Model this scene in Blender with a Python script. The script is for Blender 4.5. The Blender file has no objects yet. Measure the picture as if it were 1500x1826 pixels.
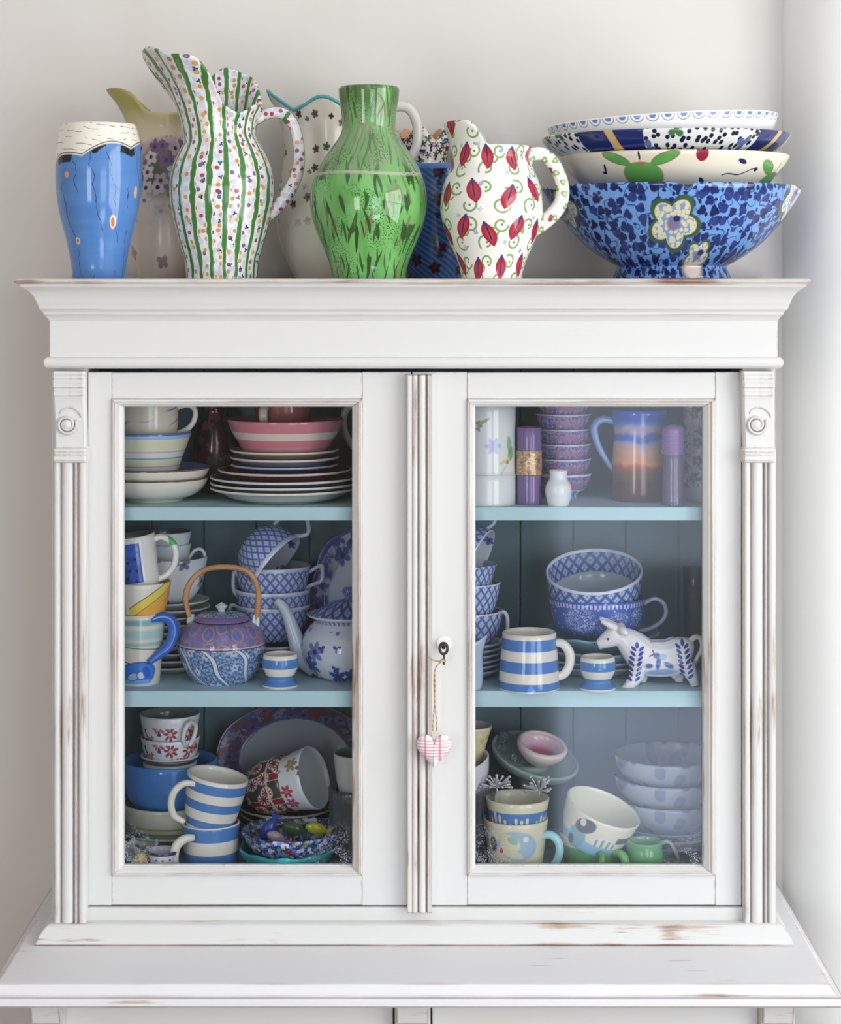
import bpy, bmesh, math, random
from mathutils import Vector, Matrix

PI = math.pi
sc = bpy.context.scene
COL = sc.collection
random.seed(7)

# ------------------------------------------------------------------ camera
EYE = 1.78                      # eye height above the floor
DIST = 2.81                     # camera to the cabinet's front plane (y = 0)
FPX, CX, CY = 3650.0, 760.0, 500.0   # focal length and horizon point for a 1500 x 1826 frame
cam_d = bpy.data.cameras.new('camera')
cam = bpy.data.objects.new('camera', cam_d); COL.objects.link(cam)
cam.location = (0, -DIST, EYE); cam.rotation_euler = (PI/2, 0, 0)
cam_d.sensor_fit = 'VERTICAL'; cam_d.sensor_height = 24; cam_d.sensor_width = 24
cam_d.lens = FPX/1826*24
cam_d.shift_x = (750-CX)/1826; cam_d.shift_y = -(913-CY)/1826
cam_d.clip_start = 0.05
sc.camera = cam

# ------------------------------------------------------------------ light
world = bpy.data.worlds.new('sky'); sc.world = world; world.use_nodes = True
wb = world.node_tree.nodes['Background']
wb.inputs[0].default_value = (0.75, 0.86, 1.0, 1); wb.inputs[1].default_value = 1.0

def area(name, loc, rot, sx, sy, power, col):
    l = bpy.data.lights.new(name, 'AREA'); l.shape = 'RECTANGLE'; l.size = sx; l.size_y = sy
    l.energy = power; l.color = col
    o = bpy.data.objects.new(name, l); COL.objects.link(o); o.location = loc; o.rotation_euler = rot
    return o
area('window_daylight', (1.93, -1.95, 1.65), (0, PI/2, 0), 1.9, 2.3, 57, (1.0, 0.985, 0.96))
area('garden_door_daylight', (0.95, -3.53, 1.55), (PI/2, 0, 0), 1.2, 1.3, 12, (0.74, 0.84, 1.0))
area('rear_fill_light', (-1.47, -3.53, 1.55), (PI/2, 0, 0), .8, 1.3, 16, (0.97, 0.98, 1.0))  # added fill from rear left, brightens the cabinet interior and the right wall
area('low_veil_light', (0.95, -3.53, 0.25), (PI/2, 0, 0), 1.2, 0.46, 7.5, (0.66, 0.76, 1.0))  # added low lamp that makes the bluish veil in the right pane's lower part
sc.cycles.transparent_max_bounces = 16; sc.cycles.max_bounces = 7; sc.cycles.diffuse_bounces = 4; sc.cycles.use_light_tree = False; sc.cycles.glossy_bounces = 3
sc.cycles.use_adaptive_sampling = True; sc.cycles.adaptive_threshold = 0.025
vs = sc.view_settings
vs.view_transform = 'Standard'; vs.look = 'None'; vs.gamma = 1; vs.use_curve_mapping = False
vs.exposure = 0.36

# ------------------------------------------------------------------ photo frame -> place
def S(Y): return FPX/(DIST+Y)               # pixels per metre at depth Y
def X(px, Y): return (px-CX)/S(Y)
def Z(py, Y): return EYE+(CY-py)/S(Y)       # height above the floor

# ------------------------------------------------------------------ materials: a small expression layer over shader nodes
def lin(c):
    def f(v):
        v = v/255.0
        return v/12.92 if v <= 0.04045 else ((v+0.055)/1.055)**2.4
    return (f(c[0]), f(c[1]), f(c[2]), 1.0)

class E:
    def __init__(s, p, sock): s.p = p; s.s = sock
    def _m(s, op, *a): return s.p.math(op, s, *a)
    def __add__(s, o): return s._m('ADD', o)
    __radd__ = __add__
    def __sub__(s, o): return s._m('SUBTRACT', o)
    def __rsub__(s, o): return s.p.math('SUBTRACT', o, s)
    def __mul__(s, o): return s._m('MULTIPLY', o)
    __rmul__ = __mul__
    def __truediv__(s, o): return s._m('DIVIDE', o)
    def abs(s): return s._m('ABSOLUTE')
    def sin(s): return s._m('SINE')
    def cos(s): return s._m('COSINE')
    def fract(s): return s._m('FRACT')
    def floor(s): return s._m('FLOOR')
    def lt(s, o): return s._m('LESS_THAN', o)
    def gt(s, o): return s._m('GREATER_THAN', o)
    def min(s, o): return s._m('MINIMUM', o)
    def max(s, o): return s._m('MAXIMUM', o)
    def sqrt(s): return s._m('SQRT')

class P:
    """one glazed / painted material being drawn in object space"""
    def __init__(s, name, base, rough=0.13, spec=0.5, metal=0.0):
        s.m = bpy.data.materials.new(name); s.m.use_nodes = True
        s.nt = s.m.node_tree; s.b = s.nt.nodes['Principled BSDF']
        s.b.inputs['Roughness'].default_value = rough
        s.b.inputs['Specular IOR Level'].default_value = spec
        s.b.inputs['Metallic'].default_value = metal
        s.c = None; s.base = lin(base); s._g = {}
    def node(s, t): return s.nt.nodes.new(t)
    def put(s, inp, v):
        if isinstance(v, E): s.nt.links.new(v.s, inp)
        else: inp.default_value = v
    def math(s, op, *a):
        n = s.node('ShaderNodeMath'); n.operation = op
        for i, v in enumerate(a): s.put(n.inputs[i], v)
        return E(s, n.outputs[0])
    def xyz(s):
        if 'x' not in s._g:
            tc = s.node('ShaderNodeTexCoord'); sp = s.node('ShaderNodeSeparateXYZ')
            s.nt.links.new(tc.outputs['Object'], sp.inputs[0])
            s._g['o'] = tc.outputs['Object']
            for i, k in enumerate('xyz'): s._g[k] = E(s, sp.outputs[i])
        return s._g
    @property
    def x(s): return s.xyz()['x']
    @property
    def y(s): return s.xyz()['y']
    @property
    def z(s): return s.xyz()['z']
    @property
    def ang(s):
        if 'a' not in s._g: s._g['a'] = s.math('ARCTAN2', s.x, s.y*-1.0)
        return s._g['a']
    @property
    def r(s):
        if 'r' not in s._g: s._g['r'] = (s.x*s.x+s.y*s.y).sqrt()
        return s._g['r']
    def vec(s, a, b, c=0.0):
        n = s.node('ShaderNodeCombineXYZ')
        for i, v in enumerate((a, b, c)): s.put(n.inputs[i], v)
        return n.outputs[0]
    def noise(s, v, scale=1.0, detail=2.0, rough=0.5):
        n = s.node('ShaderNodeTexNoise'); s.nt.links.new(v, n.inputs['Vector'])
        n.inputs['Scale'].default_value = scale; n.inputs['Detail'].default_value = detail
        n.inputs['Roughness'].default_value = rough
        return E(s, n.outputs['Fac'])
    def vor(s, v, rnd=1.0, scale=1.0, feat='F1'):
        n = s.node('ShaderNodeTexVoronoi'); n.voronoi_dimensions = '2D'; n.feature = feat
        s.nt.links.new(v, n.inputs['Vector'])
        n.inputs['Scale'].default_value = scale; n.inputs['Randomness'].default_value = rnd
        return n
    def step(s, d, w):
        """1 where d < 0, 0 where d > 0, soft over +-w"""
        n = s.node('ShaderNodeMapRange'); n.clamp = True
        s.put(n.inputs[0], d); n.inputs[1].default_value = -w; n.inputs[2].default_value = w
        n.inputs[3].default_value = 1; n.inputs[4].default_value = 0
        return E(s, n.outputs[0])
    def band(s, v, lo, hi, w=0.0004):
        return s.step((v-(lo+hi)/2).abs()-(hi-lo)/2, w)
    def ell(s, u, v, cu, cv, a, b, rot=0.0, w=0.08):
        du, dv = u-cu, v-cv
        if rot:
            c, k = math.cos(rot), math.sin(rot)
            du, dv = du*c+dv*k, dv*c-du*k
        q = ((du*(1/a))*(du*(1/a))+(dv*(1/b))*(dv*(1/b))).sqrt()
        return s.step(q-1.0, w)
    def over(s, mask, col):
        n = s.node('ShaderNodeMix'); n.data_type = 'RGBA'
        s.put(n.inputs[0], mask)
        A, B = n.inputs[6], n.inputs[7]
        if s.c is None: A.default_value = s.base
        else: s.nt.links.new(s.c, A)
        if hasattr(col, 'is_output'): s.nt.links.new(col, B)
        else: B.default_value = lin(col)
        s.c = n.outputs[2]
        return s
    def scatter(s, u, v, cell, R, n, cols, prob=0.6, seed=0.0, centre=None, depth=0.3, rnd=0.8):
        """flowers / dots thrown over the surface, one per Voronoi cell"""
        vo = s.vor(s.vec(u*(1/cell)+seed, v*(1/cell)+seed*1.7), rnd)
        uu, vv = u*(1/cell)+seed, v*(1/cell)+seed*1.7
        sp = s.node('ShaderNodeSeparateXYZ'); s.nt.links.new(vo.outputs['Position'], sp.inputs[0])
        sc_ = s.node('ShaderNodeSeparateColor'); s.nt.links.new(vo.outputs['Color'], sc_.inputs[0])
        r1, r2 = E(s, sc_.outputs[0]), E(s, sc_.outputs[1])
        d = E(s, vo.outputs['Distance'])*cell
        if n:
            th = s.math('ARCTAN2', vv-E(s, sp.outputs[1]), uu-E(s, sp.outputs[0]))
            d2 = d-((th*(n/2.0)+r2*6.0).cos().abs()*depth*1.5+(1-depth*1.5))*R*1.08
        else: d2 = d-R
        m = s.step(d2, R*0.12)*r1.lt(prob)
        for i, c in enumerate(cols):
            s.over(m*r2.gt(i/len(cols)) if i else m, c)
        if centre: s.over(s.step(d-R*0.28, R*0.08)*r1.lt(prob), centre)
        return s
    def stripes(s, bands, w=0.0004):
        for lo, hi, c in bands: s.over(s.band(s.z, lo, hi, w), c)
        return s
    def fin(s, bump=None, strength=0.2, dist=0.001):
        if s.c is None: s.b.inputs['Base Color'].default_value = s.base
        else: s.nt.links.new(s.c, s.b.inputs['Base Color'])
        if bump is not None:
            n = s.node('ShaderNodeBump'); n.inputs['Strength'].default_value = strength
            n.inputs['Distance'].default_value = dist
            s.put(n.inputs['Height'], bump); s.nt.links.new(n.outputs[0], s.b.inputs['Normal'])
        return s.m

_plain = {}
def glaze(c, rough=0.13, metal=0.0):
    k = (tuple(c), rough, metal)
    if k not in _plain:
        p = P('glaze_%d_%d_%d' % tuple(c), c, rough, 0.5, metal)
        p.xyz(); n = p.noise(p._g['o'], 45, 3)
        p.over(p.step(0.5-n, 0.3)*0.16, tuple(int(v*0.86) for v in c))
        _plain[k] = p.fin()
    return _plain[k]

def paint(name, c, axis='x', wear=1.0, thr=0.0, rough=0.42, wood=(150, 112, 88)):
    """old brush-painted wood, rubbed through along its edges"""
    p = P(name, c, rough, 0.35); p.xyz()
    sxyz = {'x': (3, 55, 55), 'z': (55, 55, 3), 'y': (55, 3, 55)}[axis]
    st = p.vec(p.x*float(sxyz[0]), p.y*float(sxyz[1]), p.z*float(sxyz[2]))
    fine = p.noise(st, 1.6, 6, 0.65); big = p.noise(p._g['o'], 7.0, 3)
    bv = p.node('ShaderNodeBevel'); bv.samples = 3; bv.inputs[0].default_value = 0.0035
    ge = p.node('ShaderNodeNewGeometry')
    dp = p.node('ShaderNodeVectorMath'); dp.operation = 'DOT_PRODUCT'
    p.nt.links.new(bv.outputs[0], dp.inputs[0]); p.nt.links.new(ge.outputs['Normal'], dp.inputs[1])
    edge = (1.0-E(p, dp.outputs['Value']))*6.0
    k = edge.min(1.0)*0.30*wear+(fine-0.5)*0.9+(big-0.5)*0.8
    p.over(p.step(0.335-thr-k, 0.03), tuple(int(0.45*a+0.55*b) for a, b in zip(wood, c)))
    p.over(p.step(0.40-thr-k, 0.03), wood)
    p.over(p.step(0.50-thr-k, 0.03), tuple(int(v*0.72) for v in wood))
    return p.fin(fine, 0.10, 0.0006)

# ------------------------------------------------------------------ mesh builders
def mesh_obj(name, verts, faces, mats, parent=None, smooth=True, idx=None, loc=None):
    me = bpy.data.meshes.new(name); me.from_pydata(verts, [], faces); me.update()
    for m in (mats if isinstance(mats, (list, tuple)) else [mats]): me.materials.append(m)
    if idx: me.polygons.foreach_set('material_index', idx)
    if smooth: me.polygons.foreach_set('use_smooth', [True]*len(me.polygons))
    o = bpy.data.objects.new(name, me); COL.objects.link(o)
    if parent is not None: o.parent = parent
    if loc: o.location = loc
    return o

def tag(o, label=None, cat=None, group=None, kind=None):
    if label: o['label'] = label
    if cat: o['category'] = cat
    if group: o['group'] = group
    if kind: o['kind'] = kind
    return o

def thing(name, label, cat, loc, rot=(0, 0, 0), group=None):
    o = bpy.data.objects.new(name, None); COL.objects.link(o); o.empty_display_size = 0.02
    o.location = loc; o.rotation_euler = rot
    return tag(o, label, cat, group)

def box(name, x0, x1, y0, y1, z0, z1, mat, parent=None, bev=0.0015, seg=2):
    """box in world coordinates, origin at its centre, edges softened"""
    bm = bmesh.new(); bmesh.ops.create_cube(bm, size=1)
    dx, dy, dz = x1-x0, y1-y0, z1-z0
    for v in bm.verts: v.co = (v.co.x*dx, v.co.y*dy, v.co.z*dz)
    if bev: bmesh.ops.bevel(bm, geom=bm.edges[:], offset=min(bev, dx*.4, dy*.4, dz*.4), segments=seg, affect='EDGES', profile=0.6)
    me = bpy.data.meshes.new(name); bm.to_mesh(me); bm.free(); me.materials.append(mat)
    o = bpy.data.objects.new(name, me); COL.objects.link(o)
    o.location = ((x0+x1)/2, (y0+y1)/2, (z0+z1)/2)
    if parent is not None:
        o.parent = parent; o.location = o.location-parent_world(parent)
    return o

def parent_world(p):
    v = Vector((0, 0, 0))
    while p is not None: v = v+Vector(p.location); p = p.parent
    return v

def spline(pts, n=4):
    """Catmull-Rom through pts; a repeated point makes a corner"""
    runs, cur = [], [Vector(pts[0])]
    for a in pts[1:]:
        a = Vector(a)
        if (a-cur[-1]).length < 1e-7: runs.append(cur); cur = [a]
        else: cur.append(a)
    runs.append(cur)
    out = []
    for q in runs:
        if len(q) == 1:
            continue
        e = [2*q[0]-q[1]]+q+[2*q[-1]-q[-2]]
        for i in range(1, len(e)-2):
            p0, p1, p2, p3 = e[i-1], e[i], e[i+1], e[i+2]
            for k in range(n):
                t = k/n
                out.append(0.5*((2*p1)+(p2-p0)*t+(2*p0-5*p1+4*p2-p3)*t*t+(3*p1-p0-3*p2+p3)*t*t*t))
        out.append(q[-1])
    res = [out[0]]
    for v in out[1:]:
        if (v-res[-1]).length > 1e-6: res.append(v)
    return res

def lathe(name, prof, mats, parent=None, t=0.003, segs=56, mod=None, skip=0.0, sub=4, solid=False, loc=None):
    """turned vessel from an outer profile [(r, z)] bottom to rim; the inside is offset by t.
    skip: the inside starts above this height (foot rings)"""
    o = [Vector((max(v.x, 0.0), v.y)) for v in spline(prof, sub)]
    ring = [Vector((0, o[0].y))] if o[0].x > 1e-6 else []
    ring += o
    n_out = len(ring)
    if not solid:
        inner = []
        for i, v in enumerate(o):
            a = o[max(i-1, 0)]; b = o[min(i+1, len(o)-1)]; d = (b-a)
            if d.length < 1e-9: continue
            d.normalize(); nrm = Vector((-d.y, d.x)); w = v+nrm*t
            if v.y < skip or w.x <= 0.0005 or w.y < o[0].y+t*0.8: continue
            inner.append(w)
        inner.reverse()
        if inner:
            top = (inner[0]+o[-1])/2
            dd = (o[-1]-o[-2]).normalized()
            ring.append(top+dd*t*0.35); n_out = len(ring)
            ring += inner
            zf = inner[-1].y
            ring.append(Vector((0, zf)))
    else:
        if ring[-1].x > 1e-6: ring.append(Vector((0, ring[-1].y)))
        n_out = len(ring)
    z0, z1 = o[0].y, max(v.y for v in o)
    verts, faces, idx, rows = [], [], [], []
    for v in ring:
        if v.x < 1e-6:
            rows.append([len(verts)]); x, z = 0.0, v.y
            verts.append((0, 0, z)); continue
        row = []
        for k in range(segs):
            th = 2*PI*k/segs-PI; r, z = v.x, v.y
            if mod: r, z = mod(th, r, z, (z-z0)/(z1-z0))
            row.append(len(verts)); verts.append((r*math.sin(th), -r*math.cos(th), z))
        rows.append(row)
    for i in range(len(rows)-1):
        a, b = rows[i], rows[i+1]; mi = 0 if i < n_out-1 else 1
        for k in range(segs):
            k2 = (k+1) % segs
            if len(a) == 1 and len(b) == 1: continue
            if len(a) == 1: faces.append((a[0], b[k2], b[k]))
            elif len(b) == 1: faces.append((a[k], a[k2], b[0]))
            else: faces.append((a[k], a[k2], b[k2], b[k]))
            idx.append(mi)
    ml = mats if isinstance(mats, (list, tuple)) else [mats, mats]
    return mesh_obj(name, verts, faces, list(ml), parent, True, idx, loc)

def tube(name, pts, rads, mat, parent=None, seg=10, sub=5, flat=1.0, closed=False, loc=None, side=(0, 1, 0)):
    """tube through pts; rads one number or one per point; flat scales the section across 'side'"""
    if not isinstance(rads, (list, tuple)): rads = [rads]*len(pts)
    q = spline([(p[0], p[1], p[2], r) for p, r in zip(pts, rads)], sub)
    P3 = [Vector(v[:3]) for v in q]; R = [v[3] for v in q]
    if closed: P3 = P3[:-1]; R = R[:-1]
    n = len(P3); verts, faces = [], []; sv = Vector(side).normalized(); last = None
    for i in range(n):
        d = (P3[(i+1) % n]-P3[i-1]) if closed else P3[min(i+1, n-1)]-P3[max(i-1, 0)]
        d.normalize(); b = sv-d*sv.dot(d)
        if b.length < 0.15: b = last if last is not None else d.orthogonal()
        b.normalize(); last = b; a = b.cross(d)
        for k in range(seg):
            th = 2*PI*k/seg
            verts.append(P3[i]+a*math.cos(th)*R[i]+b*math.sin(th)*R[i]*flat)
    m = n if closed else n-1
    for i in range(m):
        j = (i+1) % n
        for k in range(seg):
            k2 = (k+1) % seg
            faces.append((i*seg+k, i*seg+k2, j*seg+k2, j*seg+k))
    if not closed:
        faces.append(tuple(range(seg-1, -1, -1))); faces.append(tuple((n-1)*seg+k for k in range(seg)))
    return mesh_obj(name, verts, faces, mat, parent, True, None, loc)

def vessel(name, label, cat, cx, Y, zb, prof, mats, t=0.003, handles=(), rot=(0, 0, 0), group=None,
           mod=None, skip=0.0, segs=56, sub=4, part='body', force=False, solid=False, flip=False):
    """a turned vessel measured as [(half width px, y px)] at depth Y, standing at height zb"""
    s = S(Y); base = EYE+zb if zb < 1 else zb
    pr = []
    for i, (hw, y) in enumerate(prof):
        z = EYE+(CY-y)/s-base
        if i == 0: z = 0.0
        pr.append((hw/s, max(z, 0.0)))
    loc = (X(cx, Y), Y, base)
    if handles or force:
        root = thing(name, label, cat, loc, rot, group)
        b = lathe(part, pr, mats, root, t, segs, mod, skip, sub, solid)
        for h in handles:
            pts = [((p[0]-cx)/s, (p[2] if len(p) > 2 else 0.0), EYE+(CY-p[1])/s-base) for p in h[0]]
            rad = [r/s for r in h[1]] if isinstance(h[1], (list, tuple)) else h[1]/s
            tube('handle', pts, rad, h[2], root, flat=h[3] if len(h) > 3 else 1.0)
        return root
    b = lathe(name, pr, mats, None, t, segs, mod, skip, sub, solid)
    b.location = loc; b.rotation_euler = rot
    return tag(b, label, cat, group)

def gauss(th, c, w):
    d = (th-c+PI) % (2*PI)-PI
    return math.exp(-(d/w)**2)
def sst(a, b, v):
    t = min(max((v-a)/(b-a), 0), 1); return t*t*(3-2*t)
# ================================================================== the room
def wall_mat(name, c, rough=0.75):
    p = P(name, c, rough, 0.2); p.xyz()
    n = p.noise(p._g['o'], 2.2, 4); f = p.noise(p._g['o'], 160, 2)
    p.over(p.step(0.5-n, 0.35)*0.10, tuple(int(v*0.93) for v in c))
    return p.fin(f, 0.06, 0.0006)
M_wall = wall_mat('wall_paint_greige', (225, 221, 216))
M_white = wall_mat('wall_paint_white', (248, 248, 246))
M_floor = paint('floor_boards', (140, 118, 96), 'y', 0.3)
RX0, RX1, RYB, RYF, RZ = -2.0, 1.9, 0.32, -3.4, 2.75

def strct(o): o['kind'] = 'structure'; return o
strct(box('floor', RX0-.1, RX1+.1, RYF-.1, RYB+.1, -0.1, 0, M_floor, bev=0))
strct(box('ceiling', RX0-.1, RX1+.1, RYF-.1, RYB+.1, RZ, RZ+.1, M_white, bev=0))
strct(box('wall_back', RX0-.1, 0.60, RYB, RYB+.1, 0, RZ, M_wall, bev=0))
M_room = wall_mat('wall_paint_taupe', (168, 160, 151))
strct(box('wall_left', RX0-.1, RX0, RYF, RYB, 0, RZ, M_room, bev=0))
# alcove wall on the right; its rounding is shaped to catch light and brighten outwards
cur = [(X(1392, RYB), RYB+.02, 0), (X(1392, RYB)+.012, .275, 0), (X(1392, RYB)+.034, .232, 0), (X(1392, RYB)+.07, .200, 0), (X(1392, RYB)+.12, .178, 0),
       (X(1392, RYB)+.18, .160, 0), (X(1392, RYB)+.30, .130, 0), (RX1+.02, -.01, 0)]
cv = spline(cur, 6)
vv = [(p.x, p.y, 0) for p in cv]+[(p.x, p.y, RZ) for p in cv]
vv += [(RX1+.02, RYB+.1, 0), (X(1392, RYB), RYB+.1, 0), (RX1+.02, RYB+.1, RZ), (X(1392, RYB), RYB+.1, RZ)]
n = len(cv)
ff = [(i, i+1, n+i+1, n+i) for i in range(n-1)]+[(2*n, 2*n+1, 2*n+3, 2*n+2), (n-1, 2*n, 2*n+2, 2*n-1), (2*n+1, 0, n, 2*n+3)]
strct(mesh_obj('wall_right', vv, ff, M_white))
# window wall (right) and rear wall with the garden door, openings left free
def holed(name, axis, at, th, a0, a1, h0, h1, o0, o1, p0, p1, mat):
    vs_, fs_ = [], []
    def bxx(u0, u1, w0, w1):
        k = len(vs_)
        for t_ in (at, at+th):
            for u, w in ((u0, w0), (u1, w0), (u1, w1), (u0, w1)):
                vs_.append((t_, u, w) if axis == 'x' else (u, t_, w))
        for f in ((0, 1, 2, 3), (7, 6, 5, 4), (0, 4, 5, 1), (1, 5, 6, 2), (2, 6, 7, 3), (3, 7, 4, 0)): fs_.append(tuple(k+i for i in f))
    bxx(a0, o0, h0, h1); bxx(o1, a1, h0, h1); bxx(o0, o1, h0, p0); bxx(o0, o1, p1, h1)
    return strct(mesh_obj(name, vs_, fs_, mat, smooth=False))
holed('wall_side', 'x', RX1, .1, RYF, 0, 0, RZ, -3.1, -0.8, .70, 2.60, M_white)
holed('wall_rear', 'y', RYF-.1, .1, -.9, RX1, 0, RZ, 0.34, 1.55, .01, 2.2, M_room)
holed('wall_rear', 'y', RYF-.1, .1, RX0, -.9, 0, RZ, -1.88, -1.06, .9, 2.2, M_room)
M_frame = glaze((238, 238, 236), 0.4)
w1 = strct(box('window_1', RX1+.0, RX1+.06, -3.1, -0.8, .70, .75, M_frame))
for y in (-3.1, -2.33, -1.57, -0.84): box('mullion', RX1, RX1+.05, y, y+.04, .75, 2.60, M_frame, w1)
for z in (1.65, 2.56): box('glazing_bar', RX1, RX1+.05, -3.1, -0.8, z, z+.04, M_frame, w1)
w2 = strct(box('added_window', -1.88, -1.06, RYF-.06, RYF, .9, .95, M_frame))  # unseen window, added to go with the rear-left fill light
for x in (-1.88, -1.49, -1.10): box('mullion', x, x+.04, RYF-.05, RYF, .95, 2.2, M_frame, w2)
d1 = strct(box('door_1', 0.34, 1.55, RYF-.06, RYF, 2.14, 2.2, M_frame))
for x in (.34, 1.49): box('door_stile', x, x+.06, RYF-.05, RYF, .01, 2.14, M_frame, d1)

# ================================================================== the cabinet
M_px = paint('white_paint_rubbed_lengthwise', (215, 215, 213), 'x', 0.9, .07)
M_pz = paint('white_paint_rubbed_upright', (215, 215, 213), 'z', 0.9, .06)
M_pw = paint('white_paint_worn_edge', (215, 215, 214), 'x', 1.2, 0.19)
M_pwz = paint('white_paint_worn_upright_edge', (215, 215, 213), 'z', 1.2, 0.17)
M_lip = paint('white_paint_rubbed_to_wood', (219, 216, 212), 'x', 1.4, 0.25)
M_lipz = paint('white_paint_rubbed_to_wood_upright', (219, 217, 213), 'z', 1.4, 0.20)
M_teal = paint('teal_shelf_paint', (180, 212, 221), 'x', 0.1, -0.08, 0.5, (120, 150, 160))
M_tealb = paint('teal_back_board_shaded', (88, 116, 124), 'z', 0.1, -0.08, 0.5, (70, 90, 98))  # interior teal darkened in the colour to stand for shade at the back

ZT, Z1, Z2, Z3, ZC = 0.0025, -0.315, -0.5696, -0.826, -0.9026     # top, shelves, floor, worktop, from eye level
CABX = X(737.5, 0)
cab = thing('display_cabinet', 'white painted glass-fronted wooden display cabinet with rubbed paint standing on the worktop', 'cabinet', (CABX, 0.14, EYE+ZC))

def wmesh(name, verts, faces, mat, parent, smooth=False):
    c = Vector((0, 0, 0))
    for v in verts: c += Vector(v)
    c /= len(verts)
    o = mesh_obj(name, [Vector(v)-c for v in verts], faces, mat, parent, smooth)
    o.location = c-(parent_world(parent) if parent is not None else Vector((0, 0, 0)))
    return o

def moulding(name, prof, x0, x1, yf, yb, mat, parent, sub=3):
    """profile [(out, z)] run round left side, front and right side with mitred corners"""
    q = spline(prof, sub); vs_, fs_ = [], []
    for v in q:
        o, z = v.x, v.y
        vs_ += [(x0-o, yb, z), (x0-o, yf-o, z), (x1+o, yf-o, z), (x1+o, yb, z)]
    for i in range(len(q)-1):
        for k in range(3):
            a = i*4+k; fs_.append((a, a+4, a+5, a+1))
    e = (len(q)-1)*4
    fs_.append((0, 1, 2, 3)); fs_.append((e+3, e+2, e+1, e))
    fs_.append(tuple(i*4 for i in range(len(q)))); fs_.append(tuple(i*4+3 for i in range(len(q)-1, -1, -1)))
    o = wmesh(name, vs_, fs_, mat, parent)
    bm = bmesh.new(); bm.from_mesh(o.data); bmesh.ops.recalc_face_normals(bm, faces=bm.faces[:]); bm.to_mesh(o.data); bm.free()
    return o

BL, BR = X(89, -.01), X(1386, -.01)        # body sides
zt = EYE+ZT
def Zc(y): return Z(y, -.03)
corn = [(.000, Zc(573)), (.003, Zc(566)), (.007, Zc(561)), (.007, Zc(561)), (.008, Zc(556)), (.012, Zc(551)), (.012, Zc(551)), (.013, Zc(546)), (.015, Zc(540)), (.018, Zc(530)), (.024, Zc(519)),
        (.033, Zc(511)), (.033, Zc(511)), (.035, Zc(506)), (.035, Zc(506))]
moulding('cornice', corn, BL, BR, -.014, .30, M_px, cab)
moulding('top_board', [(.037, Zc(506)), (.040, Zc(503.5)), (.040, Zc(499.5)), (.037, zt)], BL, BR, -.014, .30, M_lip, cab)
box('frieze', BL, BR, -.014, .02, Zc(640), Zc(571), M_px, cab)
moulding('frieze_bead', [(.0, Zc(637)), (.004, Zc(638.5)), (.0065, Zc(643)), (.007, Zc(648)), (.0055, Zc(654)), (.001, Zc(658))], BL, BR, -.014, .28, M_px, cab)
box('side_panel', X(92, 0), X(92, 0)+.02, 0, .29, EYE+ZC, Zc(640), M_pz, cab)
box('side_panel', X(1384, 0)-.02, X(1384, 0), 0, .29, EYE+ZC, Zc(640), M_pz, cab)
box('top_panel', X(92, 0)+.02, X(1384, 0)-.02, .02, .28, Zc(655), Zc(640), M_tealb, cab)
for px0, px1 in ((93, 156), (1324, 1384)): box('face_post', X(px0, 0), X(px1, 0), 0, .022, Z(1650, 0), Zc(640), M_pz, cab)
box('bottom_rail', X(155.5, 0), X(1324.5, 0), -.003, .03, Z(1650, 0), Z(1617, 0), M_px, cab)
moulding('plinth', [(.0, Z(1647.5, -.02)), (.004, Z(1650, -.02)), (.010, Z(1660, -.02)), (.0155, Z(1671, -.02)), (.017, Z(1680, -.02)), (.0155, EYE+ZC+.0015), (.0, EYE+ZC+.0005)], X(93, 0), X(1386, 0), -.018, .29, M_pw, cab)
box('bottom_board', X(92, 0)+.02, X(1384, 0)-.02, .03, .28, EYE+Z3-.02, EYE+Z3, M_teal, cab)
for zz in (Z1, Z2): box('shelf', X(92, 0)+.021, X(1384, 0)-.021, .03, .274, EYE+zz-.0185-(.004 if zz == Z2 else 0), EYE+zz, M_teal, cab, 0.001)
x0, x1, nb = X(92, 0)+.02, X(1384, 0)-.02, 12
for i in range(nb):
    w = (x1-x0)/nb; box('back_board', x0+i*w+.0006, x0+(i+1)*w-.0006, .275, .287, EYE+ZC+.02, Zc(640), M_tealb, cab, 0.0012, 1)

def extr(name, sec, z0, z1, mat, parent, smooth=False, caps=True):
    """a section [(x, y)] drawn upright from z0 to z1"""
    n = len(sec); vs_ = [(a, b, z0) for a, b in sec]+[(a, b, z1) for a, b in sec]
    fs_ = [(i, (i+1) % n, n+(i+1) % n, n+i) for i in range(n)]
    if caps: fs_ += [tuple(range(n-1, -1, -1)), tuple(range(n, 2*n))]
    o = wmesh(name, vs_, fs_, mat, parent, smooth)
    bm = bmesh.new(); bm.from_mesh(o.data); bmesh.ops.recalc_face_normals(bm, faces=bm.faces[:]); bm.to_mesh(o.data); bm.free()
    return o

def reeded(x0, x1, y0, y1, widths):
    """section of a strip whose front carries round reeds of the given relative widths, back at y1"""
    tot = sum(w for w, k in widths); sec = [(x1, y1), (x0, y1)]; x = x0
    for w, k in widths:
        w = (x1-x0)*w/tot
        if k == 'r':
            for j in range(0, 9):
                a = PI*j/8; sec.append((x+w/2-math.cos(a)*w/2*0.98, y0+w*.30*(1-math.sin(a))))
        elif k == 'f': sec += [(x+w*.04, y0+.002), (x+w*.96, y0+.002)]
        else: sec += [(x+w*.1, y0+.0065), (x+w*.9, y0+.0065)]
        x += w
    return sec

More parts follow.
